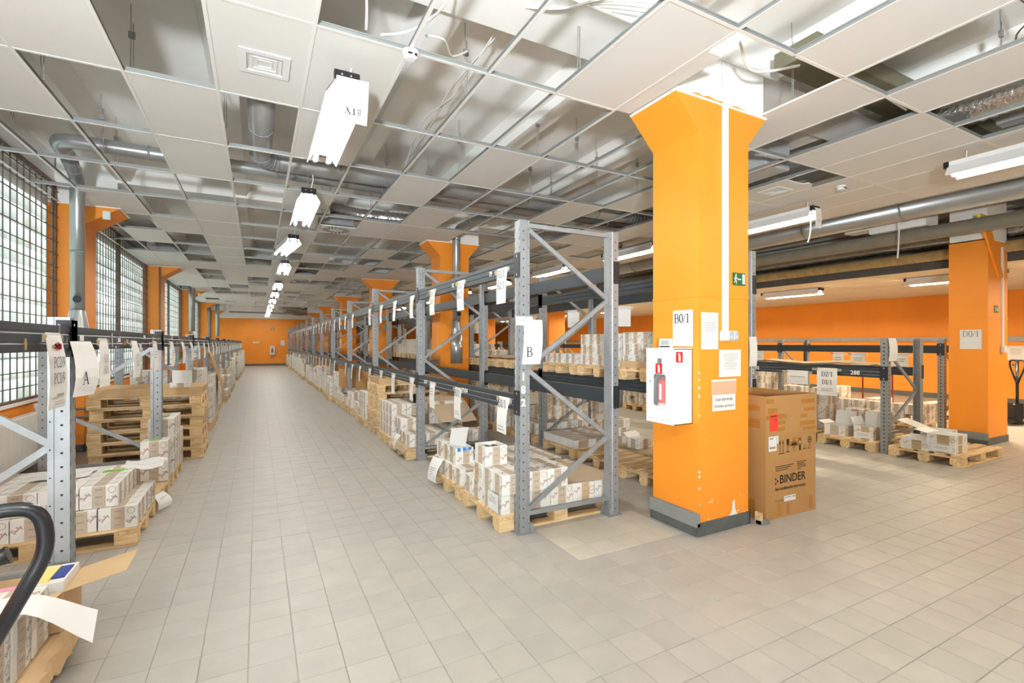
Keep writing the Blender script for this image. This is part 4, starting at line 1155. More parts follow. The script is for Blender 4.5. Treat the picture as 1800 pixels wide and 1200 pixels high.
ysA = [9.2, 10.05, 10.9, 12.05, 12.9, 13.75, 14.85, 15.7, 16.5, 17.6, 18.5, 19.3, 20.4, 21.3, 22.1, 23.2, 24.1, 25, 26, 27, 28.8, 29.7, 31.7, 33, 34.5]
hA = [6, 5, 5, 1, 3, 2, 1, 3, 4, 5, 4, 4, 5, 6, 5, 5, 6, 6, 5, 5, 6, 5, 6, 6, 4]
far_bays('A', 'rack A beyond the pile', -1.95, 9, ysA, (hA, [.9] * 40, [0] * 40), 1, gname='rack A')
cloth('cardboard_sheet', 'long brown cardboard strip leaning off rack A over the aisle', -.9, 11.0, -.6, 11.6, 1.1, KRAFT_D, 'cardboard', amp=.004, drop=lambda u, v: -.6 * u * u + .35 * (1 - u))

# --- rack C floor and first level
CX = 3.72
pallet(CX, 3.6, 0, 'bare pallet closest to B0/1 pillar on rack C floor'); pallet(CX, 4.43, 0, 'bare pallet second from B0/1 pillar on rack C floor'); pallet(CX, 5.3, 0, 'pallet of rack C carrying flat striped cartons')
g = 'flat striped cartons of rack C'
stack('striped pallet of rack C', g, 3.73, 5.30, .144, 4, 8, 1, .29, .1, .11, lambda i, j, k: True, var=3)
cloth('kraft_sheet', 'brown paper on the inner half of bare rack C pallets', 4.3, 3.62, 4.92, 5.2, .144, KRAFTSHEET, amp=.002)
for k in range(3): carton(4.62, 4.3, .155 + .1 * k, .26, .3, .1, '%s plain kraft box of the pile of three behind B0/1 pillar' % ['lowest', 'middle', 'top'][k], 'plain kraft boxes', 4)
open_carton(4.55, 4.85, .155, .26, .2, .13, 'low open carton beside the plain kraft boxes, rack C', 0, .1, flaps=[('n', .1, .6)], contents=PAPER)
for k in range(2): carton(4.5, 5.25, .255 + .12 * k, .28, .2, .12, '%s white carton of the pair behind striped cartons' % ['lower', 'upper'][k], 'white carton pair', 2)
def level_load(y, kind, n, desc):
    z = 1.131
    pallet(CX, y, z, 'pallet on the raised level of rack C, ' + desc, full=(y < 7), group='raised pallets of rack C')
    if kind == 'tray': tray(CX + .02, y + .02, z + .144, 1.14, .76, .075, 'low kraft tray on raised rack C pallet, ' + desc); zz = z + .155
    else: zz = z + .144
    if n: stack('raised, ' + desc, 'cartons on raised pallet ' + desc, CX + .04, y + .01, zz, 5, 5, n, .22, .155, .13, lambda i, j, k: i == 0 or j == 0 or k == n - 1, aisle=-1)
level_load(3.6, 'tray', 3, 'closest to B0/1'); level_load(4.43, 'plain', 3, 'second from B0/1'); level_load(5.3, 'plain', 1, 'third from B0/1')
for n, (y, k) in enumerate([(6.4, 0), (7.25, 0), (8.1, 1), (9.2, 1), (10.1, 2), (10.95, 1), (12.0, 3), (12.9, 3), (13.8, 2), (14.8, 3), (15.7, 3), (16.5, 2), (17.7, 3), (18.6, 2)]):
    level_load(y, 'plain', k if y > 9 else 0, '%s past the second frame' % ordn(n))
    if k <= 1 and y < 10: cloth('kraft_sheet', 'brown paper on the raised rack C pallet, %s past the second frame' % ordn(n), CX - .02, y, CX + 1.2, y + .82, 1.277, KRAFTSHEET, amp=.008)
ysC = [6.4, 7.25, 8.1, 9.2, 10.05, 10.9, 12.0, 12.9, 13.7, 14.9, 15.7, 16.5, 17.7, 18.5, 19.3, 20.5, 21.3]
hC = [1, 2, 2, 2, 4, 4, 2, 3, 4, 3, 2, 3, 4, 4, 3, 3, 3]
far_bays('C', 'rack C past its second frame', CX, 6, ysC, (hC, [.7] * 40, [0] * 40), -1, gname='rack C')
for k, (yy, hh) in enumerate([(6.5, 5), (6.9, 4), (7.3, 5), (5.75, 3)]):
    for r in range(hh): carton(4.6, yy, .145 + .165 * r if yy > 6.4 else .255 + .165 * r, .24, .2, .165, 'kraft-toned carton in the inner pile of rack C, %s up, pile %s' % (ordn(r), ordn(k)), 'inner carton piles of rack C', 1)

# --- rack D and E
DX = 7.72
pallet(DX, 2.70, 0, 'pallet poking out before the D0/1 pillar'); pallet(DX, 3.66, 0, 'pallet of rack D just past its end upright'); pallet(DX, 4.55, 0, 'second pallet of rack D past its end upright', full=False)
gD = 'loose cartons of rack D'
q_ = [(7.98, 3.17, .26, .22, .12, 'open flat carton with folded lid, pallet before D0/1', 's'), ]
open_carton(7.95, 3.22, .144, .30, .24, .13, 'open carton with lid flap laid back, pallet before D0/1 pillar', 1, math.pi / 2 + .1, flaps=[('s', .12, .2), ('n', .12, .15)], contents=PAPER)
carton(7.92, 2.78, .144, .34, .3, .115, 'lower low carton at the corner of pallet before D0/1', gD, 1, math.pi / 2 - .05 if False else 0)
open_carton(7.92, 2.78, .26, .34, .3, .12, 'upper open carton stacked at the corner, pallet before D0/1', 1, 0, flaps=[('w', .12, .15), ('n', .14, .2)])
open_carton(8.3, 3.0, .144, .36, .3, .22, 'white carton with wide open flap behind, pallet before D0/1', 2, .1, flaps=[('n', .28, .35)], contents=PAPER)
open_carton(7.95, 3.72, .144, .3, .26, .2, 'tall open carton with raised lid next to D upright', 1, 0, flaps=[('e', .18, 1.5), ('n', .12, 1.2)])
open_carton(7.95, 4.1, .144, .3, .3, .16, 'low open carton with grey insides, second from D upright', 0, 0, flaps=[('e', .2, 1.4), ('n', .1, .4)], contents=GREY)
sheet('paper_sheet', 'handwritten label on the tall open carton by D upright', 'paper', (7.795, 3.85, .26), -math.pi / 2, .2, .09, lines=[('l', 2, .01, -.03, SOFT_INK)])
sheet('paper_sheet', 'label sheet on the corner carton before D0/1 pillar', 'paper', (7.745, 2.92, .25), -math.pi / 2, .22, .09, lines=[('l', 2, .008, -.03, SOFT_INK)])
for n, (x, y, hh) in enumerate([(8.35, 3.75, 2), (8.4, 4.1, 2), (8.35, 4.65, 3), (8.65, 4.7, 3), (8.0, 4.7, 1), (8.05, 5.0, 2), (8.5, 5.05, 2)]):
    for r in range(hh): carton(x, y, .144 + .19 * r, .27, .24, .19, 'carton in the jumbled rack D load, pile %s, %s up' % (ordn(n), ordn(r)), gD, None, rnd.uniform(-.15, .15))
for n, y in enumerate([5.45, 6.5, 7.35, 8.2, 9.3, 10.2, 11.1, 12.1, 13, 13.9, 15, 15.9, 17, 18]):
    pallet(DX, y, 0, 'loaded pallet %s beyond the second bay end of rack D' % ordn(n), full=False, group='pallets of rack D')
    for r in range(rnd.choice((2, 2, 3))):
        for c in range(4):
            if rnd.random() < .85: carton(7.86 + rnd.uniform(-.02, .02), y + .2 * c, .144 + .17 * r, .26, .19, .17, 'carton %s back, %s layer, on rack D far pallet, %s along' % (ordn(c), LAY[r], ordn(n)), 'rack D far loads ' + str(n))
for n, (x, y) in enumerate([(10.0, 4.1), (10.0, 4.95), (10.0, 5.7), (10.0, 7.0), (10.0, 7.85), (10.0, 9.6), (10.0, 10.5)]):
    pallet(x, y, 0, 'pallet of rack E, %s from the D0/1 pillar' % ordn(n), full=False, group='pallets of rack E')
    for r in range([2, 2, 3, 6, 6, 6, 6][n]):
        for c in range(4):
            if n >= 3 or rnd.random() < .85: carton(10.14, y + .2 * c, .144 + .17 * r, .26, .19, .17, 'carton %s back on the outer face of %s rack E load, %s layer' % (ordn(c), ordn(n), LAY[r]), 'rack E loads ' + str(n))
            if c == 0:
                for a in range(1, 4): carton(10.14 + .27 * a, y, .144 + .17 * r, .26, .19, .17, 'carton %s across on the near face of %s rack E load, %s layer' % (ordn(a), ordn(n), LAY[r]), 'rack E loads ' + str(n))
cloth('wrapped_bundle', 'film-wrapped kraft bundle lying on the front beam of rack D', 7.75, 3.75, 8.6, 5.6, 1.19, BAND2, 'bundle', amp=.02)

# ------------------------------------------------------------------ paper tags on the racks
def btag(y, z, label, lines, lean=0.0, h=.31, group='shelf tags of rack B'):
    w = .20
    return sheet('shelf_tag', label, 'tag', (1.872, y, z), -math.pi / 2, w, h, bulge=rnd.uniform(.004, .014), lean=lean, tilt=rnd.uniform(0, .03), lines=lines, group=group)
S = lambda t, s, z, dx=.0: ('s', t, s, z, BLACK_INK, dx)
btag(3.74, 2.20, 'upper beam tag of rack B nearest the corner, marked B3/1 B2/1', [S('B3/1', .062, -.085), S('B2/1', .062, -.185), S('2', .035, -.28, .03)], lean=.02)
btag(4.70, 2.20, 'second upper beam tag of rack B, marked B3/2 B2/2', [S('B3/2', .062, -.085), S('B2/2', .062, -.185), S('1', .03, -.28)], lean=.01)
btag(3.70, 1.09, 'lower beam tag of rack B nearest the corner, marked B1/1', [S('B1/1', .07, -.09), ('l', 2, .014, -.25, SOFT_INK)], lean=-.02)
btag(4.78, 1.08, 'second lower beam tag of rack B, marked B1/2', [S('B1/2', .07, -.09), ('l', 2, .012, -.25, SOFT_INK)], lean=-.01, h=.33)
nn = 0
for bay in range(12):
    for off in (.25, 1.2, 2.1):
        y = 3.47 + 2.8 * bay + off
        if bay == 0 and off < 2: continue
        far = bay > 3
        for zz, nm in ((2.2, 'upper'), (1.08, 'lower')):
            if rnd.random() < .06: continue
            lab = '%s beam tag of rack B, %s bay, %s' % (nm, ordn(bay), {.25: 'first', 1.2: 'middle', 2.1: 'last'}[off])
            btag(y + rnd.uniform(-.05, .05), zz, lab, [('s', 'B3/1' if nm == 'upper' else 'B1/3', .055, -.09, SOFT_INK), ('s', 'B2/3', .055, -.18, SOFT_INK)] if bay < 2 and nm == 'upper' else [('l', 3, .016, -.08, SOFT_INK)] if bay < 4 else None, lean=rnd.uniform(-.03, .05))
# the hanging sign on the corner upright of rack B
sheet('rack_sign', 'white folded sleeve marked B hanging from corner upright of rack B', 'sign', (1.985, 3.405, 1.74), 0, .17, .36, bulge=.02, lean=-.02, tilt=.0, lines=[S('B', .08, -.30, -.03)])
sheet('paper_label', 'small printed strip taped above the B sleeve', 'label', (1.90, 3.40, 1.765), -.2, .14, .07, lines=[('l', 1, .012, -.035, SOFT_INK)])
# row A tags face the aisle (+X)
def atag(y, z, label, lines, lean=0, h=.36, w=.19):
    return sheet('shelf_tag', label, 'tag', (-.865, y, z), math.pi / 2, w, h, bulge=rnd.uniform(.005, .02), lean=lean, tilt=.015, lines=lines, group='shelf tags of rack A')
atag(3.06, 1.60, 'long tag of rack A with red scribble, marked PC2/9 PC1/9', [S('PC2/9', .05, -.165, -.015), S('PC1/9', .05, -.24, -.018), ('l', 1, .02, -.295, SOFT_INK), ('l', 2, .006, -.325, SOFT_INK)], lean=-.01)
q = MB()
for k in range(16): q.stroke([(rnd.uniform(-.05, -.02), rnd.uniform(-.015, .015)), (rnd.uniform(-.02, .02), rnd.uniform(-.02, .02)), (rnd.uniform(.02, .05), rnd.uniform(-.015, .015))], .004, (0, 0, 0), (0, 1, 0), (0, 0, 1), RED)
tag(q.ob('red_scribble', None, (-.845, 3.06, 1.535)), 'red scribble crossing out a line on the long rack A tag', 'scribble')
sheet('rack_sign', 'crumpled white sleeve marked A on the first upright of rack A', 'sign', (-.86, 3.45, 1.56), math.pi / 2 - .25, .18, .30, bulge=.03, lean=.02, lines=[S('A', .07, -.235, -.03)])
atag(3.90, 1.58, 'tag of rack A past the A sleeve, marked A2/1', [('s', 'A2/1', .05, -.15, SOFT_INK), ('s', 'A1/1', .05, -.22, SOFT_INK)], lean=-.02, h=.30)
atag(4.76, 1.57, 'tag of rack A midway in first bay, marked A2/2', [('s', 'A2/2', .05, -.14, SOFT_INK), ('s', 'A1/2', .05, -.2, SOFT_INK)], h=.29)
for bay in range(1, 11):
    for off in (-.65, .35, 1.25):
        y = 6.27 + 2.8 * (bay - 1) + off
        atag(y, 1.57, 'tag of rack A, %s bay along, %s' % (ordn(bay), {-.65: 'before the upright', .35: 'after the upright', 1.25: 'mid bay'}[off]), [('l', 3, .014, -.1, SOFT_INK)] if bay < 4 else None, lean=rnd.uniform(-.02, .03), h=.28)
q = MB()
for k in range(46):
    y_ = rnd.uniform(2.3, 9.0); z_ = 1.51 + rnd.uniform(.0, .09); w_, h_ = rnd.choice(((.02, .05), (.035, .012), (.012, .06), (.07, .03)))
    q.box((-.9, y_, z_), (-.8955, y_ + w_, z_ + h_), rnd.choice((PATINA, PAPER, SLEEVE)))
q = stuff(q.ob('tape_remnant', RA)); q.location = (.945, -.67, 0)
# numbers stencilled on the steel, flat print belonging to each rack
def on_rack(r, body, size, loc, rz, m=PAPER, bold=.0015):
    return text(body, size, m, r, (loc[0] - r.location.x, loc[1] - r.location.y, loc[2] - r.location.z), (math.pi / 2, 0, rz), bold=bold)
on_rack(RB, '/81', .075, (1.868, 3.545 + .13, 1.03), -math.pi / 2)
on_rack(RB, '79/84', .065, (1.868, 4.66, 1.045), -math.pi / 2); on_rack(RB, '86/87', .06, (1.868, 5.95, 1.045), -math.pi / 2)
on_rack(RB, '79', .06, (1.868, 4.0, 2.155), -math.pi / 2); on_rack(RB, '82', .06, (1.868, 4.95, 2.155), -math.pi / 2)
for k, ch in enumerate('182'): on_rack(RB, ch, .085, (1.882, 3.4212, 1.25 - .105 * k), 0, bold=.003)
for k, ch in enumerate('3/286'): on_rack(RC, ch, .075, (4.735, 3.4212, 1.42 - .1 * k), 0)
on_rack(RD, '288', .085, (7.757, 4.0, 1.09), -math.pi / 2); on_rack(RD, '/290', .085, (7.757, 5.62, 1.09), -math.pi / 2); on_rack(RD, '292', .085, (7.757, 7.35, 1.09), -math.pi / 2)
def dtag(y, z, lab, lines, w=.3, h=.42, x=7.735):
    return sheet('shelf_tag', lab, 'tag', (x, y, z), -math.pi / 2, w, h, bulge=.004, lines=lines, group='shelf tags of rack D')
dtag(4.32, 1.17, 'tag of rack D nearest the end upright, marked D2/1', [S('D2/1', .075, -.13), S('D1/1', .07, -.25), ('l', 3, .01, -.31, SOFT_INK)])
dtag(5.95, 1.16, 'second tag of rack D, marked D2/2', [S('D2/2', .07, -.12), ('s', 'D1/2', .06, -.23, SOFT_INK), ('l', 2, .01, -.3, SOFT_INK)], .27, .38)
dtag(4.78, 1.11, 'landscape paper with red mark hanging from rack D beam', [('l', 1, .02, -.1, SOFT_INK)], .34, .22)
sheet('rack_sign', 'cream sleeve wrapped round end upright of rack D', 'sign', (7.86, 3.515, 1.62), 0, .2, .32, bulge=.02)
sheet('rack_sign', 'white sleeve taped round the far upright of rack C', 'sign', (4.73, 3.41, 1.62), 0, .12, .32, bulge=.01)
for n, (y, w) in enumerate([(4.4, .3), (5.05, .25), (5.4, .2), (7.1, .25), (7.9, .22), (8.9, .25), (9.7, .22)]):
    sheet('shelf_tag', 'paper under the beam of rack E, %s from the D0/1 pillar' % ordn(n), 'tag', (10.05, y, 1.37), -math.pi / 2, w, .28, bulge=.003, lines=[('l', 2, .02, -.1, SOFT_INK)], group='shelf tags of rack E')
sheet('shelf_tag', 'paper on the orange end wall above the parked pallet truck', 'tag', (16.985, 4.9, 1.48), -math.pi / 2, .31, .36, lines=[('l', 4, .02, -.08, SOFT_INK)])
for n, (y, z) in enumerate([(5.6, 2.1), (6.9, 2.12), (8.4, 2.1), (11.2, 2.1)]):
    sheet('shelf_tag', 'paper hanging on the far upper beam of rack C, %s along' % ordn(n), 'tag', (4.83, y, z), -math.pi / 2 + 1.1, .2, .3, lines=None, group='upper tags of rack C')

# ------------------------------------------------------------------ things on the B0/1 pillar
sheet('paper_notice', 'A4 sleeve marked B0/1 on the orange pillar', 'notice', (3.134, 2.905, 1.825), -math.pi / 2, .215, .30, lines=[S('B0/1', .075, -.105, -.01)])
q = MB()
for k in range(11): q.disc((3.1335, 3.02, 1.80 - .026 * k), (0, 1, 0), (0, 0, 1), .004, SOFT_INK, 6)
sheet('paper_notice', 'plain printed notice at the corner of the B0/1 pillar', 'notice', (3.255, 2.733, 1.80), 0, .20, .30, lines=[('l', 6, .007, -.08, SOFT_INK)])
sheet('paper_notice', 'grey table notice below the pillar socket', 'notice', (3.50, 2.733, 1.495), 0, .27, .225, lines=[('l', 12, .006, -.03, INKG)])
o = tag(MB().box((0, 0, 0), (.28, .002, .135), PAPER).ob('paper_notice', None, (3.285, 2.736 - .004, .992)), 'small white Russian warning notice low on the B0/1 pillar', 'notice')
text('Будь бдителен!', .030, BLACK_INK, o, (.14, -.0015, .085), (math.pi / 2, 0, 0), align='CENTER', squeeze=.95)
text('Проверь артикул!', .030, BLACK_INK, o, (.14, -.0015, .03), (math.pi / 2, 0, 0), align='CENTER', squeeze=.95)
tag(MB().box((0, 0, 0), (.30, .002, .12), SLEEVE).box((.0, -.001, .105), (.30, .002, .12), PAPER).ob('clear_sleeve', None, (3.28, 2.735, 1.13)), 'empty clear sleeve above the Russian warning notice', 'sleeve')
o = thing('exit_sign', 'green running-man exit sign on the B0/1 pillar', 'sign', (3.535, 2.73, 2.04))
MB().box((0, 0, 0), (.155, .006, .105), GREEN).ob('sign_plate', o)
q = MB(); Z = (0, 0, 1); X = (1, 0, 0); O = (0, -.001, 0)
q.disc((.035, -.001, .085), X, Z, .009, PAPER, 8); q.stroke([(.033, .075), (.03, .045)], .014, O, X, Z, PAPER); q.stroke([(.03, .045), (.042, .03), (.038, .01)], .008, O, X, Z, PAPER); q.stroke([(.03, .045), (.02, .025), (.008, .025)], .008, O, X, Z, PAPER)
q.stroke([(.033, .07), (.05, .055), (.06, .06)], .006, O, X, Z, PAPER); q.stroke([(.03, .07), (.015, .06), (.014, .045)], .006, O, X, Z, PAPER)
q.stroke([(.055, .05), (.1, .05)], .01, O, X, Z, PAPER); q.quad([(.115, -.001, .012), (.147, -.001, .012), (.147, -.001, .095), (.115, -.001, .095)], PAPER)
q.ob('running_man', o)
o = thing('cable_trunking', 'white cable trunking down the B0/1 pillar to the sockets', 'trunking', (3.405, 2.74, 1.645))
MB().cbox((0, -.022, 0), (.062, 0, ZG - 1.645 - .0), WHITE, .003).ob('trunking_cover', o); MB().box((.006, -.016, ZG - 1.645), (.056, -.004, ZG - 1.3), WHITE).ob('trunking_stub', o)
o = thing('wall_socket', 'white double socket at the foot of pillar trunking', 'socket', (3.375, 2.74, 1.57))
MB().cbox((0, -.035, 0), (.19, 0, .082), WHITE, .006).ob('socket_box', o)
for x in (.06, .125): q = MB(); q.cbox((x, -.05, .006), (x + .055, -.034, .076), GREY, .006); q.disc((x + .03, -.051, .035), X, Z, .008, WHITE, 8); q.ob('socket_lid', o)
# extinguisher cabinet
def cabinet(loc, rz, label, s=1.0):
    o = thing('extinguisher_cabinet', label, 'cabinet', loc, (0, 0, rz)); W, D, H = .30, .215, .61
    q = MB(); q.box((0, .012, 0), (.006, D, H), WHITE); q.box((W - .006, .012, 0), (W, D, H), WHITE); q.box((0, .012, H - .006), (W, D, H), WHITE); q.box((0, .012, 0), (W, D, .006), WHITE); q.box((0, D - .006, 0), (W, D, H), GREY); q.box((-.004, -.004, H), (W + .004, D, H + .006), WHITE)
    q.box((.006, D - .02, .006), (W - .006, D - .018, H - .006), GALV_D); q.box((.0065, .02, .006), (.008, D - .02, H - .006), GALV_D); q.box((W - .008, .02, .006), (W - .0065, D - .02, H - .006), GALV_D); q.box((.006, .02, .425), (W - .006, D - .02, .43), GALV_D)  # darker inner sheets, added to paint the cabinet's inside as shaded
    q.ob('cabinet_body', o)
    d = empty('door', o)
    wx0, wx1, wz0, wz1 = .075, .22, .14, .40
    q = MB(); t = .012
    q.box((0, 0, 0), (W, t, wz0), WHITE); q.box((0, 0, wz1), (W, t, .455), WHITE); q.box((0, 0, wz0), (wx0, t, wz1), WHITE); q.box((wx1, 0, wz0), (W, t, wz1), WHITE)
    q.box((0, 0, .455), (.115, t, .53), WHITE); q.box((.175, 0, .455), (W, t, .53), WHITE); q.box((0, 0, .53), (W, t, H - .004), WHITE); q.box((.02, -.0012, .03), (W - .01, 0, .033), GREY)
    for (cx, cz, sx, sz) in ((wx0, wz0, 1, 1), (wx1, wz0, -1, 1), (wx0, wz1, 1, -1), (wx1, wz1, -1, -1)):
        q.prism([(cx, cz), (cx + sx * .018, cz), (cx + sx * .006, cz + sz * .006), (cx, cz + sz * .018)] if sx * sz > 0 else [(cx, cz), (cx, cz + sz * .018), (cx + sx * .006, cz + sz * .006), (cx + sx * .018, cz)], 1, 0, t, WHITE)
    q.ob('door_panel', d)
    MB().box((wx0 - .005, .013, wz0 - .005), (wx1 + .005, .015, wz1 + .005), GLASS).ob('door_window', d)
    MB().box((.110, .013, .45), (.18, .015, .535), GLASS).ob('key_window', d)
    q = MB(); q.tube([(.055, -.012, .34), (.055, .002, .34)], .009, GREY, 10); q.ob('lock', d)
    q = MB(); q.stroke([(.145, .465), (.145, .50)], .007, (0, .02, 0), X, Z, GALV); q.ring((.145, .02, .51), X, Z, .012, .004, GALV, 10); q.ob('key', o)
    def pict(p, loc, rot):
        q = MB(); q.quad([(0, 0, 0), (.075, 0, 0), (.075, 0, .085), (0, 0, .085)], RED)
        q.quad([(.028, -.0006, .01), (.05, -.0006, .01), (.05, -.0006, .055), (.028, -.0006, .055)], PAPER); q.stroke([(.039, .055), (.039, .068)], .012, (0, -.0006, 0), X, Z, PAPER); q.stroke([(.045, .07), (.03, .072), (.02, .06)], .006, (0, -.0006, 0), X, Z, PAPER)
        q.ob('extinguisher_sticker', p, loc, rot)
    pict(o, (.108, -.001, .405 - .002), (0, 0, 0)); pict(o, (W + .001, .03, .50), (0, 0, math.pi / 2))
    return o
CABX = 2.922
cabinet((CABX, 3.105, .895), -math.pi / 2, 'white extinguisher cabinet with window door on the B0/1 pillar')
o = thing('fire_extinguisher', 'red fire extinguisher standing inside the pillar cabinet', 'extinguisher', (CABX + .10, 2.982, .902))
q = MB(); q.tube([(0, 0, 0), (0, 0, .02), (0, 0, .32), (0, 0, .355), (0, 0, .37)], [.06, .066, .066, .045, .02], RED, 20); q.ob('cylinder', o)
q = MB(); q.tube([(0, 0, 0), (0, 0, .05)], .0668, PAPER, 20, caps=False); q.ob('label_band', o, (0, 0, .1))
q = MB(); q.quad([(-.0672, -.02, .18), (-.0672, .008, .18), (-.0672, .008, .31), (-.0672, -.02, .31)], PAPER); q.ob('label_panel', o)
q = MB(); q.tube([(0, 0, .365), (0, 0, .395)], .02, BLACK, 10); q.box((-.06, -.012, .39), (.05, .012, .41), BLACK); q.ob('valve', o)
q = MB(); q.tube([(-.03, .02, .395), (-.055, .06, .39), (-.065, .09, .33), (-.065, .075, .12)], [.01, .01, .011, .02], BLACK, 8); q.ob('hose', o)
o = thing('thermometer', 'small white digital thermometer on top of the extinguisher cabinet', 'thermometer', (2.955, 2.93, 1.512), (0, 0, -math.pi / 2 + .35))
q = MB(); q.prism([(0, 0), (.05, 0), (.035, .075), (.015, .075)], 0, -.05, .05, WHITE); q.ob('case', o)
q = MB(); q.quad([(-.036, .0034, .022), (.036, .0034, .022), (.036, .0118, .064), (-.036, .0118, .064)], LCD); q.quad([(-.045, -.0002, .004), (.045, -.0002, .004), (.045, .0022, .016), (-.045, .0022, .016)], BLACK); q.ob('screen', o)

# ------------------------------------------------------------------ big appliance carton
BW, BD, BH = .70, .66, 1.085
o = thing('appliance_box', 'tall brown appliance carton printed BINDER beside the B0/1 pillar', 'box', (3.915, 2.70, 0), (0, 0, -.03))
t = .008
q = MB(); q.box((0, 0, .012), (BW, t, .745), KRAFT_D); q.box((0, BD - t, .012), (BW, BD, .745), KRAFT_D); q.box((0, t, .012), (t, BD - t, .745), KRAFT_D); q.box((BW - t, t, .012), (BW, BD - t, .745), KRAFT_D); q.box((0, 0, 0), (BW, BD, .012), KRAFT_D); q.ob('lower_sleeve', o)
q = MB(); a = -.006
q.box((a, a, .735), (BW - a, a + t, BH), KRAFT_D); q.box((a, BD - a - t, .735), (BW - a, BD - a, BH), KRAFT_D); q.box((a, a + t, .735), (a + t, BD - a - t, BH), KRAFT_D); q.box((BW - a - t, a + t, .735), (BW - a, BD - a - t, BH), KRAFT_D); q.ob('upper_sleeve', o)
q = MB()
for k, (x, z, w, h) in enumerate([(.02, .93, .13, .05), (.0, .88, .28, .04), (.14, .83, .12, .03), (.15, .77, .1, .035), (.0, 1.02, .1, .04), (.48, 1.0, .2, .04), (.52, .93, .16, .03), (.47, .87, .1, .035), (.46, .80, .22, .04), (.50, .755, .2, .03)]): q.box((x, a - .0008, z), (x + w, a, z + h), TAPE)
for x, z, w, h in [(.36, .60, .05, .1), (.30, .62, .2, .045), (.16, .02, .05, .1), (.28, .02, .04, .09), (.6, .02, .05, .12)]: q.box((x, -.0008, z), (x + w, 0, z + h), TAPE)
for y, z, w, h in [(.05, .95, .5, .05), (.05, .80, .5, .08), (.1, .02, .2, .14)]: q.box((-.0008 + a, y, z), (a, y + w, z + h), TAPE)
q.ob('packing_tape', o)
q = MB(); q.prism([(0, 0), (.105, 0), (.105, .13), (0, .13)], 1, -.001, 0, PAPER); q.stroke([(.01, .11), (.06, .11)], .012, (0, -.0015, 0), X, Z, SOFT_INK); q.stroke([(.01, .03), (.09, .03)], .02, (0, -.0015, 0), X, Z, SOFT_INK); q.box((.11, -.001, .06), (.13, 0, .14), PAPER); q.ob('shipping_label', o, (.04, -.0005, .60))
q = MB(); q.box((0, -.001, 0), (.11, 0, .15), REDLABEL); q.stroke([(.01, .13), (.09, .135)], .01, (0, -.0015, 0), X, Z, BLACK_INK); q.stroke([(.04, .095), (.06, .11), (.07, .09), (.1, .105)], .006, (0, -.0015, 0), X, Z, BLACK_INK); q.stroke([(.01, .05), (.03, .03), (.04, .06), (.06, .03), (.09, .06)], .005, (0, -.0015, 0), X, Z, INK); q.ob('red_sticker', o, (.045, a - .001, .775))
q = MB(); q.box((0, -.001, 0), (.16, 0, .05), PAPER); q.stroke([(.01, .035), (.1, .035)], .008, (0, -.0015, 0), X, Z, SOFT_INK); q.stroke([(.12, .035), (.15, .035)], .014, (0, -.0015, 0), X, Z, SOFT_INK); q.ob('small_label', o, (.245, -.0008, .135))
rot90 = (math.pi / 2, 0, 0)
text('BINDER', .105, BLACK_INK, o, (.185, -.002, .305), rot90, bold=.002, squeeze=1.0)
text('Best conditions for your success', .042, BLACK_INK, o, (.125, -.002, .245), rot90, squeeze=.76, bold=.0008)
text('Made in Germany', .018, BLACK_INK, o, (.125, -.002, .15), rot90)
q = MB(); O = (0, -.002, 0)
for (x, z) in ((.125, .335), (.125, .295)): q.quad([(x, -.002, z), (x, -.002, z + .028), (x + .022, -.002, z + .014)], BLACK_INK)
q.quad([(.15, -.002, .315), (.15, -.002, .343), (.175, -.002, .329)], BLACK_INK)
for r in range(3): q.stroke([(.13, .455 - r * .018), (.13 + .25 - r * .04, .46 - r * .018)], .006, O, X, Z, BLACK_INK)
for r in range(5): q.stroke([(.43, .47 - r * .016), (.43 + [.13, .1, .12, .13, .05][r], .472 - r * .016)], .006, O, X, Z, BLACK_INK)
bx, bz = .19, .575
for k in range(2): q.stroke([(bx + .04 * k, bz), (bx + .04 * k, bz + .085)], .006, O, X, Z, BLACK_INK); q.quad([(bx + .04 * k - .013, -.002, bz + .08), (bx + .04 * k + .013, -.002, bz + .08), (bx + .04 * k, -.002, bz + .115)], BLACK_INK)
q.stroke([(bx - .02, bz - .008), (bx + .06, bz - .008)], .007, O, X, Z, BLACK_INK)
q.quad([(bx + .085, -.002, bz + .115), (bx + .13, -.002, bz + .115), (bx + .12, -.002, bz + .06), (bx + .095, -.002, bz + .06)], BLACK_INK); q.stroke([(bx + .108, bz + .06), (bx + .108, bz)], .006, O, X, Z, BLACK_INK); q.stroke([(bx + .085, bz), (bx + .13, bz)], .007, O, X, Z, BLACK_INK)
q.add([(bx + .155 + .04 + .045 * math.cos(th), -.002, bz + .05 + .03 * math.sin(th)) for th in [math.pi * i / 8 for i in range(9)]], [tuple(range(9))], BLACK_INK); q.stroke([(bx + .195, bz + .05), (bx + .195, bz)], .005, O, X, Z, BLACK_INK)
q.stroke([(bx + .255, bz + .115), (bx + .30, bz + .09)], .006, O, X, Z, BLACK_INK); q.stroke([(bx + .30, bz + .115), (bx + .255, bz + .09)], .006, O, X, Z, BLACK_INK); q.box((bx + .265, -.0025, bz), (bx + .29, -.002, bz + .05), BLACK_INK); q.stroke([(bx + .265, bz + .075), (bx + .29, bz + .075)], .012, O, X, Z, SOFT_INK)
for cx_ in (bx + .35,): 
    q.ring((cx_, -.002, bz + .085), X, Z, .026, .005, SOFT_INK, 12); q.ring((bx + .42, -.002, bz + .085), X, Z, .03, .008, BLACK_INK, 14); q.disc((bx + .42, -.002, bz + .085), X, Z, .012, BLACK_INK, 8)
for cx_ in (bx + .35, bx + .42): q.stroke([(cx_ - .022, bz + .005), (cx_, bz + .05), (cx_ + .022, bz + .005), (cx_ - .022, bz + .005)], .005, O, X, Z, BLACK_INK)
q.ob('transport_symbols', o)
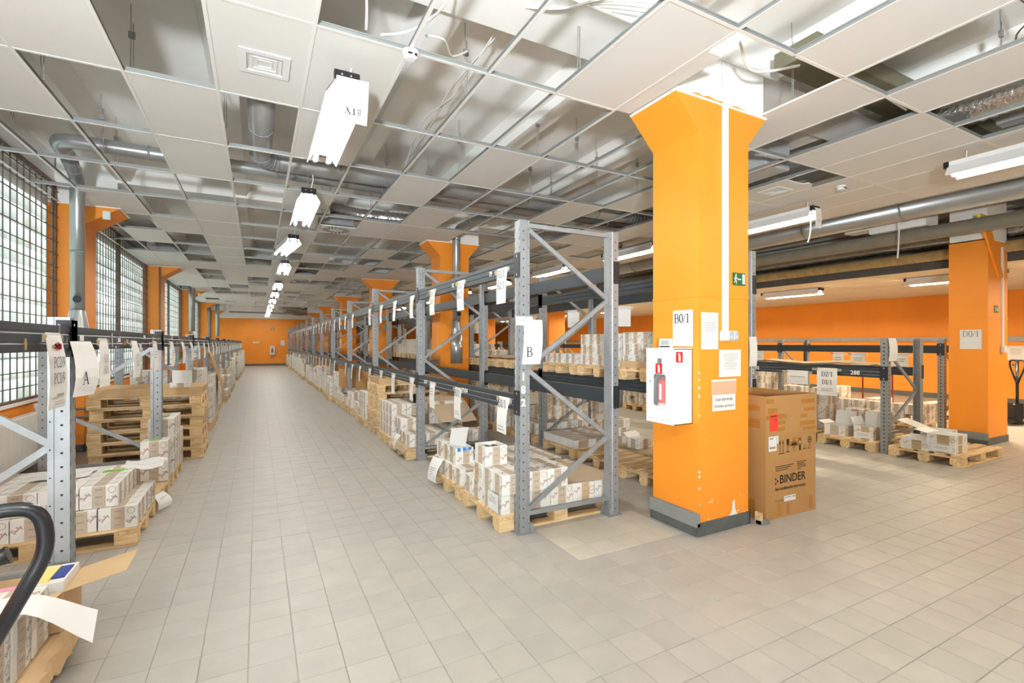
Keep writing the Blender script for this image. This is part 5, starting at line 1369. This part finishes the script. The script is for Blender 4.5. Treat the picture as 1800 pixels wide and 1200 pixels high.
text('R', .105, BLACK_INK, o, (-.002, .27, .305), (math.pi / 2, 0, -math.pi / 2), bold=.003)
q = MB(); q.box((0, 0, 0), (.09, .002, .035), PAPER); q.ob('white_label', o, (.3, BD - .012, 1.0))
o = thing('cardboard_box', 'flattened kraft carton with raised flap lying behind the appliance carton', 'box', (4.66, 2.95, 0))
q = MB(); q.box((0, 0, 0), (.22, .3, .11), KRAFT); q.ob('box_body', o)
q = MB(); q.box((0, 0, 0), (.26, .30, .004), KRAFT); q.ob('flap', o, (.05, -.01, .18), (0, .22, 0)); 
q = MB(); q.box((0, 0, .11), (.004, .3, .19), KRAFT); q.ob('flap', o, (.05, 0, 0))
tag(MB().prism([(0, 0), (.09, -.02), (.10, .02), (.05, .05), (0, .05)], 2, 0, .03, GALV_D).box((0, .0, 0), (.02, .06, .1), WOOD).ob('metal_scrap', None, (3.80, 2.66, 0)), 'bent metal and wood scrap at the foot of B0/1 pillar', 'scrap')

# ------------------------------------------------------------------ nearest corner: pallet with paperwork and the pallet truck
pallet(-2.06, 2.58, 0, 'pallet under paperwork cartons beside the black truck handle')
q = MB()
prof = [(-.93, .147), (-.868, .152), (-.846, .148), (-.822, .125), (-.812, .085), (-.806, .045), (-.81, .042), (-.816, .084), (-.827, .12), (-.85, .143), (-.93, .143)]
N_ = 19; P_ = len(prof); vs = []; fs = []
for k in range(N_):
    y_ = 2.45 + .045 * k; s_ = .009 * math.sin(k * 1.1) + rnd.uniform(-.004, .004); s2 = rnd.uniform(-.025, .03)
    vs += [(x_ + s_ * (1 if 2 < i_ < 9 else .2), y_ + .01 * math.sin(i_ * 1.7), max(.012, z_ + (s2 if 4 <= i_ <= 7 else 0))) for i_, (x_, z_) in enumerate(prof)]
for k in range(N_ - 1):
    for i_ in range(P_): fs.append((k * P_ + i_, k * P_ + (i_ + 1) % P_, (k + 1) * P_ + (i_ + 1) % P_, (k + 1) * P_ + i_))
fs += [tuple(range(P_))[::-1], tuple((N_ - 1) * P_ + i_ for i_ in range(P_))]
tag(q.add(vs, fs, KRAFT, False).ob('kraft_sheet'), 'torn brown cardboard liner bulging over the edge of the paperwork pallet', 'cardboard')
g = 'cartons on the paperwork pallet'
for k in range(3):
    for r in range(2): carton(-.975, 2.46 + .20 * k, .160 + .125 * r, .2, .19, .125, 'white carton at aisle edge of paperwork pallet, %s back, %s layer' % (ordn(k), LAY[r]), g, 0)
open_carton(-1.03, 3.07, .160, .40, .29, .19, 'open brown carton of pastel papers by the truck handle', 4, 0, flaps=[('e', .25, .22), ('s', .24, .12)], contents=BUFF, inside=.8)
q = MB(); q.box((0, 0, 0), (.15, .24, .16), PAPER); q.box((.01, .02, .16), (.09, .2, .172), BUFF); q.box((.09, .05, .16), (.14, .2, .166), mat('navy_cover', srgb(40, 60, 130), .5))
tag(q.ob('paper_pile', None, (-.985, 3.09, .235)), 'white, buff and navy paper bundle standing in the open brown carton', 'papers')
q = MB(); q.prism([(0, 0), (.16, 0), (.13, .14), (.03, .16)], 1, 0, .05, PINK); q.box((.05, .06, 0), (.2, .1, .12), PINK)
tag(q.ob('paper_pile', None, (-1.21, 3.1, .25)), 'pink papers sticking up from the open brown carton', 'papers')
q = MB(); n = 8; vs = []
for a_ in range(n + 1):
    for c_ in range(5):
        u, v = a_ / n, c_ / 4
        vs.append((-.95 + .34 * u - .03 * v, 2.63 + .21 * v * (.55 + .45 * u) - .03 * u, .44 + .04 * math.sin(u * 4.2 + .3) * (1 - .3 * v) - .10 * u * u + .03 * v))
N_ = len(vs); vs += [(p[0], p[1], p[2] + .001) for p in vs]
fs = []
for a_ in range(n):
    for c_ in range(4):
        i = a_ * 5 + c_; fs += [(i, i + 1, i + 6, i + 5), (N_ + i, N_ + i + 5, N_ + i + 6, N_ + i + 1)]
tag(q.add(vs, fs, PAPER, True).ob('paper_sheet'), 'white sheet curving out over the aisle from the paperwork pallet', 'paper')
carton(-1.45, 2.62, .158, .3, .3, .26, 'white carton deeper on the paperwork pallet, mostly behind the truck handle', g, 2)

def pallet_truck(name, label, loc, rz, m, lean=0.0, handle_h=1.2, label_patch=True):
    o = thing(name, label, 'pallet truck', loc, (0, 0, rz))
    h = empty('handle', o)
    # loop (in the local XZ plane), shaft and lever
    pts = [(0, 0, handle_h - .47), (-.18, 0, handle_h - .10), (-.165, 0, handle_h), (.165, 0, handle_h), (.18, 0, handle_h - .10), (0, 0, handle_h - .47)]
    MB().tube(path(pts, .046), .0155, m, 12).ob('handle_loop', h)
    MB().tube([(0, 0, .25), (0, 0, handle_h)], .024, m, 12).ob('shaft', h)
    MB().tube([(.02, -.01, handle_h - .15), (.09, -.02, handle_h - .10), (.12, -.02, handle_h - .09)], [.012, .012, .02], m, 8).ob('release_lever', h)
    if label_patch: MB().tube([(0, 0, handle_h - .5), (0, 0, handle_h - .18)], .0255, YELLOW, 12, caps=False).ob('yellow_label', h)
    q = MB(); q.cbox((-.09, -.06, .12), (.09, .12, .40), m, .02); q.tube([(0, 0, .1), (0, 0, .3)], .055, m, 14); q.ob('pump_body', o)
    for s in (-1, 1):
        q = MB(); q.tube([(s * .05, 0, .09), (s * .095, 0, .09)], .09, BLACK, 18); q.tube([(s * .045, 0, .09), (s * .1, 0, .09)], .04, GREY, 12); q.ob('steer_wheel', o)
        q = MB(); q.box((s * .19 - .08, .12, .06), (s * .19 + .08, 1.1, .105), m); q.prism([(s * .19 - .08, 1.1), (s * .19 + .08, 1.1), (s * .19 + .04, 1.18), (s * .19 - .04, 1.18)], 2, .06, .1, m); q.ob('fork', o)
        q = MB(); q.tube([(s * .19 - .05, 1.0, .04), (s * .19 + .05, 1.0, .04)], .04, GREY, 12); q.ob('load_roller', o)
    q = MB(); q.box((-.27, .1, .06), (.27, .2, .16), m); q.prism([(.1, .1), (.2, .1), (.18, .38), (.1, .38)], 0, -.2, .2, m); q.ob('fork_bridge', o)
    return o
pallet_truck('pallet_truck', 'black hand pallet truck with yellow-labelled shaft at the near corner', (-.59, 1.405, 0), .2, BLACKMETAL, handle_h=1.19)
pallet_truck('pallet_truck', 'black hand pallet truck parked beyond the D0/1 pillar', (12.9, 3.7, 0), .9, BLACKMETAL, handle_h=1.22, label_patch=False)
def trolley(x, y, label, rz):
    o = thing('platform_trolley', label, 'trolley', (x, y, 0), (0, 0, rz))
    MB().cbox((0, 0, .18), (1.1, .65, .23), KRAFT_D, .01).ob('platform', o)
    MB().tube(path([(.03, .05, .2), (.03, .05, 1.0), (.03, .6, 1.0), (.03, .6, .2)], .1), .016, REDCART, 10).ob('push_handle', o)
    for a_, c_ in ((.15, .1), (.15, .55), (.95, .1), (.95, .55)):
        q = MB(); q.tube([(a_, c_ - .02, .07), (a_, c_ + .02, .07)], .07, BLACK, 14); q.box((a_ - .03, c_ - .03, .07), (a_ + .03, c_ + .03, .18), GALV_D); q.ob('caster', o)
trolley(11.5, 5.1, 'platform trolley with red handle between racks behind rack E', 0); trolley(11.4, 7.0, 'second platform trolley with red handle farther behind rack E', 0); trolley(13.4, 3.0, 'platform trolley with red handle beside the parked pallet truck', .9)
q = MB(); q.box((0, 0, 0), (.9, .02, 1.1), mat('wood_panel', srgb(196, 128, 72), .5, noise=.15)); tag(q.ob('wooden_panel', None, (11.9, 7.9, 0)), 'brown wooden board leaning upright behind rack E', 'board')

# ------------------------------------------------------------------ window side
o = thing('radiator', 'white ribbed panel radiator under the first window', 'radiator', (-2.46, 6.5, .09))
q = MB(); q.cbox((0, 0, 0), (.10, 1.55, .62), RAD, .01); q.ob('radiator_body', o)
q = MB()
for k in range(44): q.prism([(.10, .05 + k * .0335), (.106, .055 + k * .0335), (.106, .067 + k * .0335), (.10, .072 + k * .0335)], 2, .04, .58, RAD)
stuff(q.ob('radiator_rib', o))
q = MB(); q.tube([(.085, 1.5, .05), (.125, 1.5, .05)], .02, GREY, 10); q.ob('drain_plug', o)
q = MB(); q.tube([(.05, 1.5, .62), (.05, 1.5, .72)], .02, WHITE, 10); q.tube([(.05, 1.5, .66), (.05, 1.5, .72)], .03, WHITE, 10); q.ob('valve', o)
for z in (.62, .5): tag(MB().tube([(-2.4, 8.05, z), (-2.4, 8.9, z), (-2.15, 8.92, z), (-2.15, 9.5, z)], .016, PIPEGREY, 8).ob('heating_pipe'), '%s grey heating pipe below the first window-side pier' % ('upper' if z > .6 else 'lower'), 'pipe')
for k in range(2): tag(MB().tube([(-2.22, 8.94 + 6.25 * (k + 1) - .02, .2), (-2.22, 8.94 + 6.25 * (k + 1) - .02, 3.5)], .02, PIPEGREY, 8).ob('steel_pipe'), 'thin grey riser on the %s window-side pier' % ORD[k + 1], 'pipe')
def junction(x, y, z, label): 
    tag(MB().cbox((0, -.04, 0), (.09, 0, .12), WHITE, .006).ob('junction_box', None, (x, y, z)), label, 'box')
junction(-1.98, 8.95, 3.34, 'small white box on the flare of the first window-side pier')
junction(-1.98, 21.45, 3.3, 'small white box on the third window-side pier')
tag(MB().box((0, -.12, 0), (.16, 0, .10), GALV_D).ob('bracket_box', None, (2.98, 9.2, 1.12)), 'grey metal box on the side of second mid pillar', 'box')
tag(MB().cbox((0, -.05, 0), (.07, 0, .09), WHITE, .006).ob('junction_box', None, (3.3, 2.74 + .02, 3.72)), 'white junction box on concrete above the B0/1 pillar', 'box')

# ------------------------------------------------------------------ D0/1 pillar and far wall
sheet('paper_notice', 'paper sleeve marked D0/1 on the orange pillar', 'notice', (9.793, 3.33, 1.76), -math.pi / 2, .26, .30, lines=[('s', 'D0/1', .09, -.11, SOFT_INK)])
o = thing('cable_trunking', 'white cable trunking on the side of the D0/1 pillar', 'trunking', (10.28, 3.13, 1.46)); MB().box((0, -.02, .04), (.05, 0, 3.05 - 1.46), WHITE).ob('trunking_cover', o); MB().cbox((-.02, -.05, -.06), (.07, 0, .05), WHITE, .006).ob('junction_box', o)
o = thing('exit_sign', 'small dark running-man sign on the D0/1 pillar', 'sign', (10.02, 3.124, 2.02)); MB().box((0, 0, 0), (.14, .005, .11), GREEN).ob('sign_plate', o); q = MB(); q.stroke([(.02, .05), (.12, .05)], .02, (0, -.001, 0), X, Z, PAPER); q.stroke([(.03, .02), (.03, .09)], .02, (0, -.001, 0), X, Z, PAPER); q.stroke([(.11, .02), (.11, .09)], .02, (0, -.001, 0), X, Z, PAPER); q.ob('running_man', o)
cabinet((.75, YF - .22, .75), 0, 'white extinguisher cabinet on the far orange end wall')
for n, (x, z, w, h) in enumerate([(1.55, 1.75, .26, .37), (3.3, 1.85, .26, .4), (-.1, 1.65, .4, .1)]):
    sheet('paper_notice', '%s white notice on far orange end wall beside the cabinet' % ORD[n], 'notice', (x, YF - .008, z), 0, w, h)
tag(MB().box((0, -.01, 0), (.22, 0, .14), GREEN).box((.03, -.012, .03), (.19, -.01, .1), PAPER).ob('exit_sign', None, (.8, YF - .002, 2.45)), 'small exit sign high on the far orange end wall', 'sign')

# ------------------------------------------------------------------ which cartons the photograph shows: the 300 largest in view stay single, the rest join into one pile
bpy.context.view_layer.update()
dg = bpy.context.evaluated_depsgraph_get()
for o in [o for o in list(SC.objects) if o.type == 'FONT']:
    me = bpy.data.meshes.new_from_object(o.evaluated_get(dg))
    n = ob('lettering', me, o.parent, o.location, o.rotation_euler); n.scale = o.scale
    bpy.data.objects.remove(o)
bpy.context.view_layer.update()
from mathutils.bvhtree import BVHTree
BV, BP, BO = [], [], []
def occl(M, vs, ps, owner):
    o_ = len(BV); BV.extend([M @ Vector(v) for v in vs]); BP.extend([tuple(i + o_ for i in f) for f in ps]); BO.extend([owner] * len(ps))
BOXF = [(0, 3, 2, 1), (4, 5, 6, 7), (0, 1, 5, 4), (1, 2, 6, 5), (2, 3, 7, 6), (3, 0, 4, 7)]
def boxv(a, c): return [(a[0], a[1], a[2]), (c[0], a[1], a[2]), (c[0], c[1], a[2]), (a[0], c[1], a[2]), (a[0], a[1], c[2]), (c[0], a[1], c[2]), (c[0], c[1], c[2]), (a[0], c[1], c[2])]
for n, (o, w, d, h, var) in enumerate(CARTONS):
    occl(o.matrix_world, boxv((-w / 2, 0, 0), (w / 2, d, h)), BOXF, n)
SOLID = ('deck_board', 'cross_board', 'block', 'bottom_board', 'beam_rail', 'brace', 'upright', 'shelf_tag', 'kraft_sheet', 'tray_side', 'carton_body', 'box_body', 'lower_sleeve', 'upper_sleeve', 'cabinet_body', 'pillar', 'floor', 'rack_sign', 'flap', 'radiator_body', 'handle_loop')
for o in SC.objects:
    if o.type != 'MESH': continue
    nm = o.name.split('.')[0]
    if nm in ('upright', 'brace', 'beam_rail', 'pillar') or nm in SOLID and len(o.data.polygons) > 60:
        bb_ = [Vector(v) for v in o.bound_box]; a = [min(v[k] for v in bb_) for k in range(3)]; c = [max(v[k] for v in bb_) for k in range(3)]
        if nm in ('pillar',): occl(o.matrix_world, [tuple(v.co) for v in o.data.vertices], [tuple(q.vertices) for q in o.data.polygons], -1)
        elif nm != 'handle_loop': occl(o.matrix_world, boxv(a, c), BOXF, -1)
    elif nm in SOLID or nm == 'pallet':
        occl(o.matrix_world, [tuple(v.co) for v in o.data.vertices], [tuple(q.vertices) for q in o.data.polygons], -1)
tree = BVHTree.FromPolygons(BV, BP)
seen = {}
eye = Vector((0, 0, 1.55))
for v in range(480, 1200, 4):
    for u in range(0, 1800, 4):
        r, w_ = (u + 2 - 900) / 850, (603 - v - 2) / 850
        hit = tree.ray_cast(eye, Vector((S_ + r * C_, C_ - r * S_, w_)).normalized())
        if hit[2] is not None and BO[hit[2]] >= 0:
            k = CARTONS[BO[hit[2]]][0].name; seen[k] = seen.get(k, 0) + 1
order = sorted(CARTONS, key=lambda c: -seen.get(c[0].name, 0))
rest = MB()
for o, w, d, h, var in order[290:]:
    M = Matrix.Translation(o.location) @ Matrix.Rotation(o.rotation_euler.z, 4, 'Z')
    bandm = KRAFT if var == 4 else BAND if var in (0, 2, 3) else BAND2
    e = .001
    for a, c, m in (((-w / 2, 0, 0), (w / 2, d, h - .001), KRAFT if var == 4 else CARTON), ((-.17 * w, -e, .003), (.17 * w, d + e, h - .001 + e), bandm), ((-w / 2 - e, d * .35, .003), (w / 2 + e, d * .65, h - .004), bandm)):
        x0, y0, z0 = a; x1, y1, z1 = c
        vs = [M @ Vector(p) for p in ((x0, y0, z0), (x1, y0, z0), (x1, y1, z0), (x0, y1, z0), (x0, y0, z1), (x1, y0, z1), (x1, y1, z1), (x0, y1, z1))]
        rest.add(vs, [(4, 5, 6, 7), (0, 1, 5, 4), (1, 2, 6, 5), (2, 3, 7, 6), (3, 0, 4, 7)], m)
    bpy.data.objects.remove(o)
o = stuff(rest.ob('carton'))
tag(o, 'remaining white and kraft cartons piled on pallets along all the racks', 'cartons')
